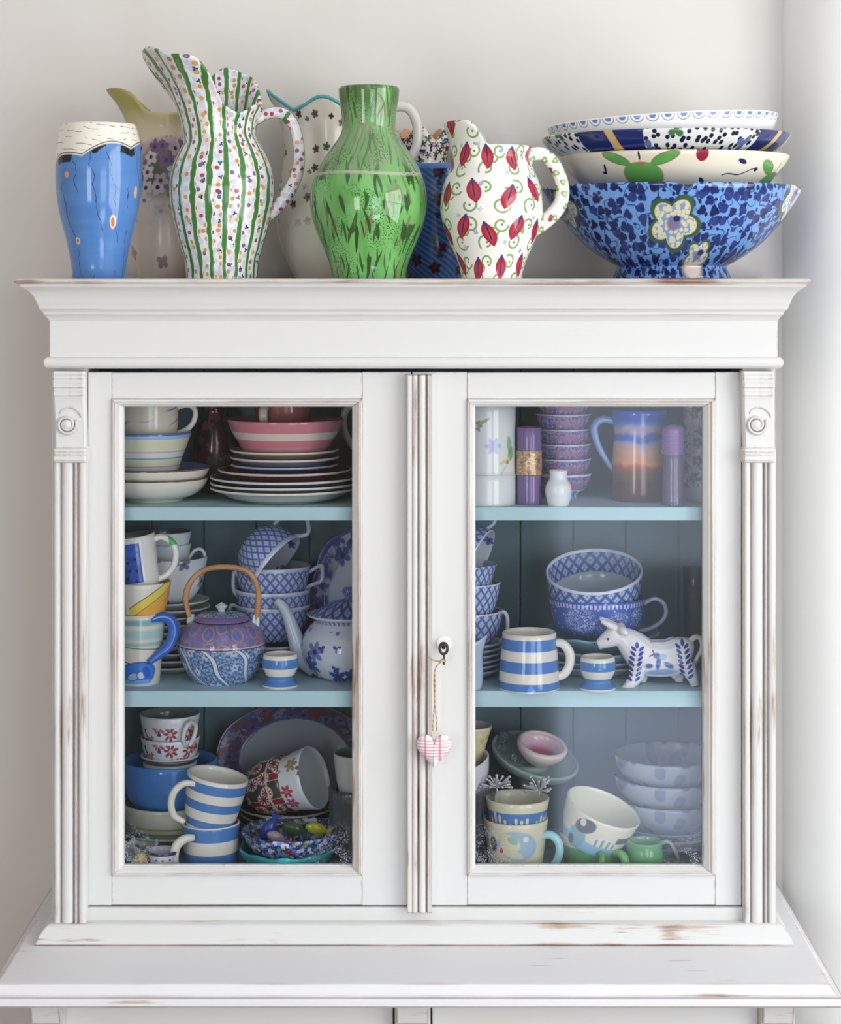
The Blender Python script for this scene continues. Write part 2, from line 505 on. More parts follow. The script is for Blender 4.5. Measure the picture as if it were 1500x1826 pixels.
for px0, px1, m in ((96, 154, 1), (1327, 1384, -1)):
    a, b = X(px0, -.016), X(px1, -.016)
    wd = [(12, 'r'), (3, 'g'), (22, 'r'), (3, 'g'), (4, 'r'), (4, 'g'), (14, 'r')]
    extr('pilaster', reeded(a, b, -.018, .001, wd), Z(1648, -.018), Z(822, -.018), M_pwz, cab)
    # carved corbel above: scrolling face with cross ribs, a rosette and a lower collar
    prof = [(662, .020), (667, .0215), (669, .0235), (675, .0235), (676, .0215), (681, .0225), (684, .0245), (690, .0245), (692, .022), (697, .0215), (700, .0235), (705, .0235), (707, .021), (716, .0195), (728, .0185),
            (745, .0185), (765, .0175), (785, .0175), (798, .019), (800, .0215), (805, .0225), (808, .021), (811, .0205), (813, .023), (820, .0235), (824, .0215), (826, .017)]
    vs_, fs_ = [], []
    for y, d in prof:
        k = (y-662)/164
        xa = X(px0-4+5*k-(3 if y > 798 else 0), -.02); xb = X(px1-3+2*k+(1 if y > 798 else 0), -.02)
        z = Z(y, -.02); e = .003
        vs_ += [(xa, .001, z), (xa, -d+e, z), (xa+e, -d, z), (xb-e, -d, z), (xb, -d+e, z), (xb, .001, z)]
    for i in range(len(prof)-1):
        for k in range(5):
            q = i*6+k; fs_.append((q, q+6, q+7, q+1))
    fs_ += [(0, 1, 2, 3, 4, 5), tuple((len(prof)-1)*6+k for k in range(5, -1, -1))]
    cb = wmesh('corbel', vs_, fs_, M_pz, cab)
    c = Vector((X((px0+px1)/2-6, -.02), -.0185, Z(757, -.02)))-parent_world(cb)
    sp = [(c.x+math.cos(t)*(.0035+.0105*t/(4.2*PI)), c.y-.0015, c.z+math.sin(t)*(.0035+.0105*t/(4.2*PI))) for t in [i*.42 for i in range(32)]]
    tube('rosette', sp, .0022, M_pz, cb, seg=8, sub=2, side=(0, 1, 0))
    lathe('rosette_boss', [(.0075, 0), (.006, .003), (.003, .0045), (.0001, .005)], M_pz, cb, solid=True, segs=20, loc=c).rotation_euler = (PI/2, 0, 0)
    arc = [(c.x+.004+math.cos(t)*.016, c.y-.0005, c.z+.006+math.sin(t)*.017) for t in [.2+i*.2 for i in range(13)]]
    tube('leaf_scroll', arc, [.0006]+[.0014]*11+[.0006], M_pz, cb, seg=6, sub=2)

# glass: clear, reflecting by angle, a little dust in the corners
def pane_mat(name, hx, hz):
    p = P(name, (255, 255, 255)); nt = p.nt; nt.nodes.remove(p.b)
    out = nt.nodes['Material Output']
    tr = p.node('ShaderNodeBsdfTransparent'); tr.inputs[0].default_value = (.995, 1, .998, 1)
    gl = p.node('ShaderNodeBsdfGlossy'); gl.inputs['Roughness'].default_value = 0.06
    fr = p.node('ShaderNodeFresnel'); fr.inputs[0].default_value = 1.34
    mx = p.node('ShaderNodeMixShader'); nt.links.new(fr.outputs[0], mx.inputs[0])
    nt.links.new(tr.outputs[0], mx.inputs[1]); nt.links.new(gl.outputs[0], mx.inputs[2])
    df = p.node('ShaderNodeBsdfDiffuse'); df.inputs[0].default_value = lin((205, 212, 225))
    p.xyz()
    dx = (p.x.abs()-hx)*-1.0; dz = p.z+hz
    d = (dx*dx+dz*dz).sqrt()
    sp = p.noise(p._g['o'], 420, 4, .7); bl = p.noise(p._g['o'], 60, 3)
    mk = p.step(d-.035, .03)*p.step(.56-sp, .05)*p.step(.5-bl, .1)*0.75
    m2 = p.node('ShaderNodeMixShader'); p.put(m2.inputs[0], mk)
    nt.links.new(mx.outputs[0], m2.inputs[1]); nt.links.new(df.outputs[0], m2.inputs[2])
    nt.links.new(m2.outputs[0], out.inputs[0])
    return p.m

def door(ox0, ox1, gx0, gx1, bx0, bx1, bad):
    zt_, zb_ = Z(663.5, 0), Z(1614.5, 0)
    rz0, rz1 = 711, 1561
    d = wmesh('door', *frame_mesh(X(gx0-8, 0), X(gx1+8, 0), Z(1553, 0), Z(717, 0), .008, .016, .006), M_pz, cab)
    box('stile', X(ox0, 0), X(bx0, 0), 0, .022, zb_, zt_, M_pz, d, .0008)
    box('stile', X(bx1, 0), X(ox1, 0), 0, .022, zb_, zt_, M_pz, d, .0008)
    box('rail', X(bx0, 0)+.0003, X(bx1, 0)-.0003, 0, .022, Z(rz0, 0), zt_-.0005, M_px, d, .0008)
    box('rail', X(bx0, 0)+.0003, X(bx1, 0)-.0003, 0, .022, zb_+.0005, Z(rz1, 0), M_px, d, .0008)
    # mitred glazing beads
    o = [(X(bx0, 0), Z(rz0, 0)), (X(bx1, 0), Z(rz0, 0)), (X(bx1, 0), Z(rz1, 0)), (X(bx0, 0), Z(rz1, 0))]
    i_ = [(X(gx0, .004), Z(725, .004)), (X(gx1, .004), Z(725, .004)), (X(gx1, .004), Z(1546, .004)), (X(gx0, .004), Z(1546, .004))]
    for k in range(4):
        k2 = (k+1) % 4; vs_ = []
        for f, y in ((0, -.001), (.12, -.0045), (.32, -.005), (.45, -.002), (.6, -.0015), (1, .005), (1, .012), (0, .012)):
            for (a, b) in ((o[k], i_[k]), (o[k2], i_[k2])):
                vs_.append((a[0]+(b[0]-a[0])*f, y, a[1]+(b[1]-a[1])*f))
        fs_ = [(j*2, j*2+1, (j*2+3) % 16, (j*2+2) % 16) for j in range(8)]
        fs_ += [tuple(range(0, 16, 2)), tuple(range(15, 0, -2))]
        q = wmesh('bead', vs_, fs_, bad if k == 1 else M_pwz if k == 3 else M_px, d)
        bm = bmesh.new(); bm.from_mesh(q.data); bmesh.ops.recalc_face_normals(bm, faces=bm.faces[:]); bm.to_mesh(q.data); bm.free()
    gx, gz = (X(gx1, 0)-X(gx0, 0))/2, (Z(725, 0)-Z(1546, 0))/2
    box('glass_pane', X(gx0-6, 0), X(gx1+6, 0), .0125, .0130, Z(1552, 0), Z(719, 0), pane_mat('cabinet_glass', gx, gz), d, 0)
    return d
def frame_mesh(x0, x1, z0, z1, y0, y1, w):
    vs_ = []
    for y in (y0, y1):
        for a in (0, w):
            vs_ += [(x0+a, y, z0+a), (x1-a, y, z0+a), (x1-a, y, z1-a), (x0+a, y, z1-a)]
    fs_ = []
    for k in range(4):
        k2 = (k+1) % 4
        fs_ += [(k, k2, 4+k2, 4+k), (8+k2, 8+k, 12+k, 12+k2), (4+k, 4+k2, 12+k2, 12+k), (k2, k, 8+k, 8+k2)]
    return vs_, fs_
door(157, 733, 220, 628, 199, 646, M_lipz)
dr = door(735.5, 1322.5, 848, 1254, 833, 1276, M_pwz)
# astragal strip fixed to the right door, reeded
a, b = X(726, -.018), X(771, -.018)
extr('astragal', reeded(a, b, -.020, .0, [(10, 'f'), (9, 'r'), (3, 'g'), (12, 'r'), (3, 'g'), (4, 'r'), (5, 'f')]), Z(1628, -.018), Z(668, -.018), M_lipz, dr)
# keyhole plate
lathe('keyhole_plate', [(.0105, 0), (.010, .0015), (.0085, .002), (.0001, .002)], glaze((236, 236, 232), .4), dr, solid=True, segs=24,
      loc=Vector((X(792, 0), .0, Z(1148, 0)))-parent_world(dr)).rotation_euler = (PI/2, 0, 0)

# ------------------------------------------------------------------ key, twine and heart
M_iron = glaze((70, 66, 64), .45, .8)
ky = thing('door_key', 'small dark iron key standing in the lock of the glass door', 'key', (X(791, -.0), -.002, Z(1150, 0)))
s_ = S(0)
tube('key_shaft', [(0, 0, 0), (0, -.012, 0), (0, -.018, 0)], .0028, M_iron, ky, seg=10, side=(1, 0, 0))
bow = [(math.sin(t)*.0052, -.020, math.cos(t)*.0075-.001) for t in [i*2*PI/12 for i in range(13)]]
tube('key_bow', bow, .0019, M_iron, ky, seg=8, sub=3, closed=True)
tube('key_bit', [(0, -.020, -.008), (.0006, -.0205, -.014), (.0004, -.021, -.023)], [.0018, .0014, .0016], M_iron, ky, seg=8)
Yh = -.030
tw = P('natural_twine', (206, 184, 146), .85, .1); tw.xyz(); tw.over(tw.step((tw.z*900.0+tw.x*500.0).sin()*.5, .4), (168, 138, 100)); M_tw = tw.fin()
hg = P('pink_gingham_cotton', (244, 236, 236), .85, .1); hg.xyz()
for px_, w_, st_ in ((-.0117, .0012, .8), (-.0005, .0008, .5), (.0078, .0016, .85), (.0150, .0006, .5), (-.019, .0005, .3)):
    hg.over(hg.band(hg.x, px_-w_, px_+w_, .0003)*st_*.8, (206, 90, 120))
for k in range(7): hg.over(hg.band(hg.z, .0085-.0042*k-.0008, .0085-.0042*k+.0008, .0003)*(.62 if k < 6 else .35), (206, 96, 128))
hg.over(hg.band(hg.z, -.0235, -.0225, .0003)*.4, (206, 110, 140))
M_hg = hg.fin(hg.noise(hg._g['o'], 900, 1), .15, .0004)
hr = thing('fabric_heart', 'small padded pink and white checked fabric heart hanging on twine from the key', 'heart ornament', (X(774, Yh), Yh, Z(1330, Yh)))
sh = S(Yh); out = []
for i in range(48):
    t = 2*PI*i/48; hx = 16*math.sin(t)**3; hz = 13*math.cos(t)-5*math.cos(2*t)-2*math.cos(3*t)-math.cos(4*t)
    out.append((hx/16*31.5/sh, (hz-2.5)/14.5*31.5/sh))
vs_, fs_ = [], []
K = 7
for sgn in (-1, 1):
    for j in range(K):
        f = 1-j/(K-1)*.98; th_ = .011*math.sqrt(max(1-f*f, 0))**.9
        for (a, b) in out: vs_.append((a*f, sgn*th_, b*f+(1-f)*.001))
for h_ in range(2):
    for j in range(K-1):
        for i in range(48):
            q = (h_*K+j)*48; i2 = (i+1) % 48; f = (q+i, q+i2, q+48+i2, q+48+i); fs_.append(f if h_ else f[::-1])
    q = (h_*K+K-1)*48; f = tuple(q+i for i in range(48)); fs_.append(f if h_ else f[::-1])
hb = mesh_obj('heart_body', vs_, fs_, M_hg, hr)
bm = bmesh.new(); bm.from_mesh(hb.data); bmesh.ops.remove_doubles(bm, verts=bm.verts[:], dist=1e-6); bmesh.ops.recalc_face_normals(bm, faces=bm.faces[:]); bm.to_mesh(hb.data); bm.free()
def hp(px, py, y): return (X(px, Yh)-hr.location.x, y-Yh, Z(py, Yh)-hr.location.z)
tube('twine_loop', [hp(772, 1303, -.030), hp(773, 1278, -.030), hp(775, 1250, -.029), hp(774, 1215, -.028), hp(777, 1192, -.027), hp(788, 1180, -.025), hp(790.5, 1176, -.0225)], .0009, M_tw, hr, seg=7)
tube('twine_loop', [hp(779, 1304, -.030), hp(778, 1280, -.030), hp(775.5, 1252, -.030), hp(776, 1218, -.029), hp(776, 1195, -.028), hp(786, 1181, -.026), hp(792.5, 1177, -.0225)], .0009, M_tw, hr, seg=7)
tube('twine_knot', [hp(785, 1182, -.0245), hp(789, 1179, -.025), hp(795, 1180, -.0245)], [.0015, .0026, .0015], M_tw, hr, seg=8)
tube('twine_end', [hp(787, 1181, -.0245), hp(775, 1179, -.026), hp(764, 1173, -.025)], .0008, M_tw, hr, seg=6)

# ------------------------------------------------------------------ worktop and base cabinet
M_wt = paint('worktop_paint', (222, 222, 225), 'x', 2.8, 0.12)
wt = moulding('worktop', [(.0, EYE+ZC-.0265), (.0165, EYE+ZC-.026), (.0175, EYE+ZC-.020), (.0165, EYE+ZC-.0135), (.0165, EYE+ZC-.0135), (.011, EYE+ZC-.0125), (.006, EYE+ZC-.007), (.0025, EYE+ZC-.0012), (.0, EYE+ZC-.0)],
              X(-2, -.18), X(1477, -.18), -.180, .315, M_wt, None, 3)
tag(wt, 'white painted moulded worktop with chipped brown front edge under the glass cabinet', 'worktop')
bc = thing('base_cabinet', 'white painted base cabinet below the worktop, only the tops of its posts and drawers showing', 'cabinet', (X(735, -.15), .08, 0))
zb_ = EYE+ZC-.027
for a, b in ((53, 112), (704, 768), (1356, 1418)):
    po = box('post', X(a, -.165), X(b, -.165), -.165, -.11, .0, zb_, M_pwz, bc)
    w = .014; xa, xb = X(a+4, -.165), X(b-4, -.165)
    wmesh('post_bracket', [(xa, -.165, zb_-.001), (xb, -.165, zb_-.001), (xb, -.176, zb_-.001), (xa, -.176, zb_-.001), (xa, -.165, zb_-.03), (xb, -.165, zb_-.03), (xb, -.168, zb_-.03), (xa, -.168, zb_-.03)],
          [(0, 1, 2, 3), (4, 7, 6, 5), (3, 2, 6, 7), (0, 3, 7, 4), (1, 5, 6, 2), (0, 4, 5, 1)], M_pw, po)
for a, b in ((115, 701), (771, 1353)): box('drawer_front', X(a, -.15), X(b, -.15), -.150, -.13, zb_-.17, zb_-.0005, M_px, bc)
for a, b in ((115, 701), (771, 1353)): box('door_panel', X(a, -.15), X(b, -.15), -.150, -.13, .08, zb_-.175, M_px, bc)
box('carcass', X(60, -.12), X(1412, -.12), -.12, .30, .02, zb_-.0002, M_pz, bc)
# ================================================================== vessels on top of the cabinet
CREAM, WHITE, BLUE = (240, 236, 224), (240, 241, 240), (66, 118, 190)
def sides(p, R): return p.ang*R        # arc length round a body of radius R

def gauss4(th, c, w):
    d = (th-c+PI) % (2*PI)-PI
    return math.exp(-(d/w)**4)
# --- blue vase with scalloped cream collar
p = P('blue_vase_glaze', (80, 126, 188), .1)
u = sides(p, .055); n1 = p.noise(p.vec(u*30.0, p.z*30.0), 1, 3)
p.over(p.step(.45-p.noise(p.vec(u*9.0, p.z*60.0), 1, 3), .2)*.5, (96, 146, 208))
ln = ((u*42.0+n1*1.2+p.z*6.0).fract()-.5).abs()
p.over(p.step(ln-.022, .014)*p.noise(p.vec(u*25.0, p.z*8.0), 1, 1).gt(.47), (38, 62, 110))
p.over(p.ell(u, p.z, .030, .078, .0046, .0095, .1, .2), (238, 220, 190)); p.over(p.ell(u, p.z, .030, .078, .003, .0065, .1, .2), (206, 128, 60))
p.over(p.ell(u, p.z, -.029, .052, .0045, .0048, 0, .2), (222, 196, 150)); p.over(p.ell(u, p.z, -.029, .052, .0024, .0026, 0, .2), (150, 110, 60))
p.over(p.ell(u, p.z, -.036, .143, .004, .0042, 0, .2), (228, 150, 110)); p.over(p.ell(u, p.z, .066, .12, .004, .008, 0, .2), (230, 180, 110))
sc_z = (u*46.0+.6).sin().abs()*.010+(u*19.0+.4).sin()*.013+.168
p.over(p.step(sc_z-.013-p.z, .001)*p.noise(p.vec(u*26.0, p.z*14.0), 1, 1).gt(.50), (34, 36, 40))
p.over(p.step(sc_z-.002-p.z, .0012), (236, 232, 220))
fe = ((p.z*120.0+(u*30.0).sin()*.8+n1*1.5).fract()-.5).abs()
p.over(p.step(sc_z+.003-p.z, .001)*p.step(fe-.05, .03)*p.noise(p.vec(u*70.0, p.z*120.0), 1, 1).gt(.5), (120, 118, 112))
p.over(p.step((p.z-sc_z-.0005).abs()-.0008, .0006), (86, 86, 86))
vessel('blue_vase', 'blue vase with a scalloped cream collar and thin dark lines, leftmost on the cabinet top', 'vase', 176, .05, ZT,
       [(45, 497), (47, 490), (50, 465), (57, 430), (66, 395), (73, 360), (76, 325), (76, 290), (74, 258), (70, 236), (65, 222)], [p.fin(), glaze((226, 222, 212))], .004)

# --- olive and cream washstand jug
p = P('olive_jug_glaze', (226, 212, 190), .18); u = sides(p, .055)
p.over(p.step(p.noise(p.vec(u*12.0, p.z*12.0), 1, 3)-.47, .1)*.4, (206, 188, 172))
p.over(p.ell(u, p.z, -.002, .160, .042, .040, 0, .3), (96, 104, 92))
p.scatter(u, p.z, .022, .0115, 5, [(190, 172, 186), (120, 84, 130), (212, 200, 200)], .8, 3.3, (70, 44, 74))
p.over(p.step(p.z-.10, .025), (228, 214, 196)); p.over(p.step(.207-p.z, .003)*p.step(p.z-.222, .01), (222, 206, 182))
p.scatter(u, p.z, .06, .010, 4, [(168, 140, 150)], .35, 8.1)
p.over(p.step(.212-p.z, .003), (222, 206, 182)); p.over(p.step(.232-p.z, .02), (176, 168, 98)); p.over(p.step(.265-p.z, .03)*.7, (140, 132, 62))
def m_olive(th, r, z, zn):
    k = sst(.72, 1, zn); g = gauss(th, -PI*.55, .62); g4 = gauss4(th, -PI*.52, .75)
    return r*(1+1.22*g*k**1.4), z+.036*g4*k-.004*k*gauss(th, 0, .5)
vessel('washstand_jug', 'tall cream and olive jug with purple flowers and a curved spout, behind the blue vase', 'jug', 297, .205, ZT,
       [(46, 497), (50, 488), (62, 455), (68, 410), (68, 360), (61, 300), (50, 250), (46, 225), (50, 203)], [p.fin(), glaze((168, 160, 96))], .004, mod=m_olive)

# --- striped and spotted pitcher
def striped(name, hdl=False):
    p = P(name, (236, 236, 236), .1); R = .062; u = p.x*1.0 if hdl else sides(p, R)
    w = p.noise(p.vec(u*55.0, p.z*60.0), 1, 2)
    p.scatter(u, p.z, .0085, .0040, 0, [(206, 212, 228), (228, 214, 220), (214, 218, 224)], .8, 2.0)
    p.scatter(u, p.z, .0112, .0028, 0, [(214, 150, 66), (176, 62, 96), (204, 150, 92), (128, 96, 150), (222, 170, 80)], .8, 5.0)
    p.scatter(u, p.z, .019, .0030, 3, [(36, 44, 70), (44, 84, 110)], .5, 9.0, None, .6)
    n = 19.0
    q = ((p.ang*(n/(2*PI))+(w-.5)*.34+(p.z*30.0).sin()*.05).fract()-.5).abs()
    wd = p.noise(p.vec((p.ang*(n/(2*PI))).floor()*3.1, p.z*14.0), 1, 1)*.26+.03
    if hdl: q = (p.y.abs()*60.0); wd = wd*.6
    p.over(p.step(q-wd-.05, .02), (240, 240, 238)); p.over(p.step(q-wd, .02), (84, 138, 70))
    p.over(p.step(q-wd+.05, .03)*.5, (52, 104, 50))
    return p.fin()
M_str = striped('striped_pitcher_glaze')
def m_str(th, r, z, zn):
    k = min(max((zn-.80)/.20, 0), 1)**1.15; g = math.exp(-abs(((th+PI*.27+PI) % (2*PI)-PI)/.80)**7); gb = gauss4(th, PI*.95, .85)
    wav = .005*math.cos(6*th)*k
    return r*(1+.95*g*k+.10*gb*k), z+.076*g*k**.9*(1-.10*math.sin(th+PI*.30))+.060*gb*k+wav-.004*k*gauss(th, .5, .5)
root = vessel('spotted_pitcher', 'large white pitcher with green wavy stripes and coloured dots, tall flaring spout', 'pitcher', 396, .085, ZT,
       [(64, 497), (64, 490), (67, 462), (78, 425), (90, 375), (94, 335), (89, 300), (75, 268), (63, 247), (61, 232), (64, 215), (74, 197)], M_str, .004, mod=m_str, segs=96, sub=6,
       handles=[([(455, 215), (480, 202), (505, 203), (523, 222), (533, 262), (531, 305), (513, 345), (485, 378), (452, 402)], [9, 10, 10, 10, 10, 11, 12, 12, 9], striped('striped_handle_glaze', True))])
s_ = S(.085)
tube('thumb_rest', [((514-396)/s_, 0, (500-204)/s_), ((512-396)/s_, -.001, (500-212)/s_), ((513-396)/s_, 0, (500-224)/s_)], [.006, .0075, .004], M_str, root)

# --- cream Victorian pitcher with turquoise rim
p = P('cream_sprig_glaze', (230, 224, 212), .16); u = sides(p, .08)
p.scatter(u, p.z, .026, .0062, 5, [(92, 66, 66), (70, 110, 92), (150, 100, 110)], .55, 1.2, (60, 40, 44))
p.scatter(u, p.z, .034, .0040, 4, [(66, 120, 100), (60, 60, 66)], .5, 6.2)
p.over(p.step(p.z-.09, .02), (226, 220, 208))
p.over(p.step(.13-p.z, .01)*p.step(p.z-.16, .02)*p.noise(p.vec(u*20.0, p.z*20.0), 1, 1).gt(.45), (228, 222, 210))
M_sprig = p.fin()
def rim_tq(th): return .009*math.cos(5*th+.6)
def m_tq(th, r, z, zn):
    k = sst(.70, 1, zn); g = gauss(th, -PI*.5, .42)
    return r*(1+.22*g*k+.045*math.cos(5*th+.6)*k+.03*math.cos(10*th)*sst(.5, .8, zn)), z+k*(rim_tq(th)+.016*g)
tq = [(64, 497), (68, 488), (86, 450), (96, 405), (95, 350), (86, 300), (80, 262), (82, 225), (91, 192)]
root = vessel('cream_pitcher', 'cream pitcher with turquoise wavy rim and flower sprigs, behind the green vase', 'pitcher', 590, .215, ZT, tq, M_sprig, .004, mod=m_tq, segs=80,
       handles=[([(676, 215), (700, 192), (726, 192), (741, 212), (745, 240), (736, 275), (690, 330)], [6, 9, 9, 9, 9, 8, 7], glaze((228, 224, 216)))])
s_ = S(.215); rim = []
for i in range(81):
    th = 2*PI*i/80; r, z = m_tq(th, 91/s_, (500-191)/s_, 1.0); rim.append((r*math.sin(th), -r*math.cos(th), z-ZT))
tube('rim_band', rim, .0026, glaze((92, 172, 180)), root, seg=8, sub=1, closed=True, side=(0, 0, 1))

# --- green vase
p = P('green_vase_glaze', (118, 184, 104), .05, .6); u = sides(p, .07)
p.over(p.step(p.noise(p.vec(u*35.0, p.z*14.0), 1, 4)-.46, .10)*.8, (84, 146, 70))
wv = p.noise(p.vec(u*16.0, p.z*16.0), 1, 2)
for sd, thr, cc in ((0.0, .625, (60, 92, 48)), (7.7, .635, (124, 128, 92)), (15.0, .635, (48, 78, 42))):
    st = p.noise(p.vec(u*150.0+sd+(p.z*42.0+sd).sin()*1.1, p.z*24.0+sd), 1, .4, .4)
    p.over(p.step(thr-st, .015), cc)
p.over(p.step(.232-p.z, .012)*p.step(p.noise(p.vec(u*30.0, p.z*12.0), 1, 2)-.56, .06)*.85, (74, 104, 52))
sh = p.step((p.z-.185).abs()-.045, .02)*p.step(.140-p.z, .002)*.5
p.over(sh, (118, 146, 104))
p.over(sh*p.step(.56-p.noise(p.vec(u*70.0, p.z*18.0), 1, 1), .03), (152, 156, 132))
p.over(p.band(p.z+(u*40.0).sin()*.0012, .1415, .1458, .0008), (168, 176, 150))
vo = p.vor(p.vec(u*300.0, p.z*300.0)); p.over(p.step(E(p, vo.outputs['Distance'])-.22, .06)*p.step(.50-wv, .04), (42, 84, 40))
vessel('green_vase', 'large glossy green vase with scratched streaks and a pale line round its shoulder', 'vase', 658, .03, ZT,
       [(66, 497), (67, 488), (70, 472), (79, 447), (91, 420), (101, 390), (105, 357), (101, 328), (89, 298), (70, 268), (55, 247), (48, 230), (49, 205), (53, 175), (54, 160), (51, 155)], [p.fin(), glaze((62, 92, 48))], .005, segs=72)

# --- blue diagonal-striped jug and its neighbours at the back
p = P('blue_stripe_jug_glaze', (52, 88, 150), .14); u = sides(p, .042)
p.over(p.step((((u*.75+p.z)*120.0).fract()-.5).abs()-.22, .08), (88, 122, 172))
p.scatter(u, p.z, .030, .0085, 5, [(60, 22, 34), (40, 26, 44)], .8, 2.2, (96, 40, 50))
p.scatter(u, p.z, .026, .0046, 3, [(60, 110, 76), (30, 44, 84)], .6, 7.2)
p.over(p.step(.158-p.z, .0015), (74, 124, 200))
def m_bj(th, r, z, zn):
    k = sst(.8, 1, zn); g = gauss(th, -PI*.5, .5)
    return r*(1+.14*g*k), z+.026*g*k
vessel('blue_striped_jug', 'dark blue jug with diagonal stripes and dark roses, between green vase and pomegranate jug', 'jug', 776, .155, ZT,
       [(46, 497), (48, 490), (56, 455), (60, 420), (58, 370), (52, 325), (50, 295)], [p.fin(), glaze((96, 140, 206))], .004, mod=m_bj)
p = P('floral_jug_glaze', (226, 220, 208), .14); u = sides(p, .04)
p.scatter(u, p.z, .011, .0050, 5, [(126, 34, 60), (40, 56, 104), (90, 120, 70), (150, 110, 140), (60, 90, 60)], .92, 4.4, (60, 24, 40), .5)
p.scatter(u, p.z, .013, .0040, 2, [(30, 46, 96), (150, 40, 60), (84, 116, 66)], .7, 1.4, None, .6)
def m_fj(th, r, z, zn):
    k = sst(.8, 1, zn)
    return r*(1+.08*k*math.cos(5*th)), z+.010*k*math.cos(5*th+.4)
vessel('floral_jug', 'jug densely painted with small red and blue flowers, behind the dark blue jug', 'jug', 752, .268, ZT,
       [(40, 497), (42, 488), (50, 430), (52, 380), (48, 320), (46, 285), (51, 240)], [p.fin(), glaze((214, 160, 110))], .004, mod=m_fj)
s_ = S(.30)
def dish(name, label, cat, r, h, mat, loc, rot=(0, 0, 0), group=None, t=.003, foot=.55, inner=None, segs=56, mod=None):
    """plate or saucer: foot ring, shallow well, lifted rim"""
    pr = [(r*foot, 0), (r*foot, 0), (r*(foot+.02), h*.10), (r*(foot+.02), h*.10), (r*(foot+.14), h*.22), (r*.86, h*.66), (r, h)]
    o = lathe(name, pr, [mat, inner or mat], None, t, segs, mod, h*.08, 4)
    o.location = loc; o.rotation_euler = rot
    return tag(o, label, cat, group)
vessel('white_jar', 'plain white domed jar almost hidden behind the pomegranate jug', 'jar', 838, .262, ZT,
       [(28, 497), (32, 485), (34, 440), (34, 300), (33, 268), (33, 268), (31, 252), (22, 237), (10, 230), (.5, 229)], glaze((226, 226, 222)), solid=True)

# --- pomegranate jug
def pomeg(name, R=.062, dz=0.0):
    p = P(name, (240, 238, 230), .09); u = sides(p, R)
    ce = .030
    def cell(du, dv, sx, sy):
        a = u*(1/sx)+du; b = p.z*(1/sy)+dv
        a = a+(b.floor()*.5)
        return (a.fract()-.5)*sx, (b.fract()-.5)*sy, a.floor(), b.floor()
    # green curls
    for du, dv, rr, ph in ((.25, .52, .0088, 0), (.75, .05, .0078, 2.2), (.02, .22, .0062, 3.9)):
        a, b, ia, ib = cell(du, dv, .040, .050)
        rad = (a*a+b*b).sqrt(); th = p.math('ARCTAN2', b, a)
        th = ((th+ph+ia*1.9+ib*2.3)*(1/(2*PI))).fract()
        m = p.step((rad-rr*.55-th*rr*.75).abs()-.0014, .0004)*th.gt(.12)
        p.over(m, (132, 164, 96)); p.over(p.step(((a-.0012)*(a-.0012)+b*b).sqrt()-.0017, .0004), (96, 150, 84))
    # small blue and yellow blossoms
    p.scatter(u, p.z, .034, .0034, 4, [(150, 176, 222), (188, 200, 226)], .55, 3.7, (222, 176, 90))
    # red pomegranate buds with a dark stroke
    a, b, ia, ib = cell(.12, .20, .040, .050)
    jx = (ia*5.3+ib*3.1).sin()
    a = a+jx*.0045; b = b+(ia*3.7+ib*1.9).sin()*.0055
    tl = (ia*2.7+ib*1.3).sin()*.42
    a2 = a+b*tl
    q = (a2.abs()*(1/.0098)+(b*(1/.0170))*(b*(1/.0170)))
    p.over(p.step(q-1.0, .06), (170, 38, 60)); p.over(p.step(q-.45, .3)*.6, (198, 84, 100))
    p.over(p.step(a2.abs()-.0011, .0004)*p.step((b-.004).abs()-.0125, .001), (48, 42, 92))
    p.over(p.ell(a2, b, 0, .0135, .0022, .0040, 0, .2), (44, 66, 130))
    return p.fin()
M_pom = pomeg('pomegranate_jug_glaze'); 
p = P('pomegranate_handle_glaze', (240, 238, 230), .09); p.xyz()
p.scatter(p.x, p.z, .016, .0046, 3, [(132, 164, 96), (150, 176, 116)], .8, 2.0, (240, 238, 230), .3); p.scatter(p.x, p.z, .026, .0050, 2, [(176, 50, 70)], .55, 5.0, (48, 42, 92), .45)
M_pomh = p.fin()
def m_pom(th, r, z, zn):
    k = min(max((zn-.84)/.16, 0), 1); g = math.exp(-abs(((th+PI*.30+PI) % (2*PI)-PI)/.66)**7)
    return r*(1+.22*g*k), z+.033*g*k
vessel('pomegranate_jug', 'white jug painted with red pomegranates and green curls, left of the stacked bowls', 'jug', 877, .004, ZT,
       [(55, 497), (55, 490), (62, 464), (77, 430), (89, 392), (92, 368), (87, 332), (75, 302), (67, 284), (68, 275), (72, 264)], [M_pom, glaze((232, 232, 226))], .004, mod=m_pom, segs=72,
       handles=[([(938, 292), (950, 276), (970, 276), (990, 296), (1003, 330), (1000, 362), (980, 388), (950, 408), (925, 425)], [9, 12, 12, 12, 12, 13, 14, 15, 9], M_pomh, .8)])

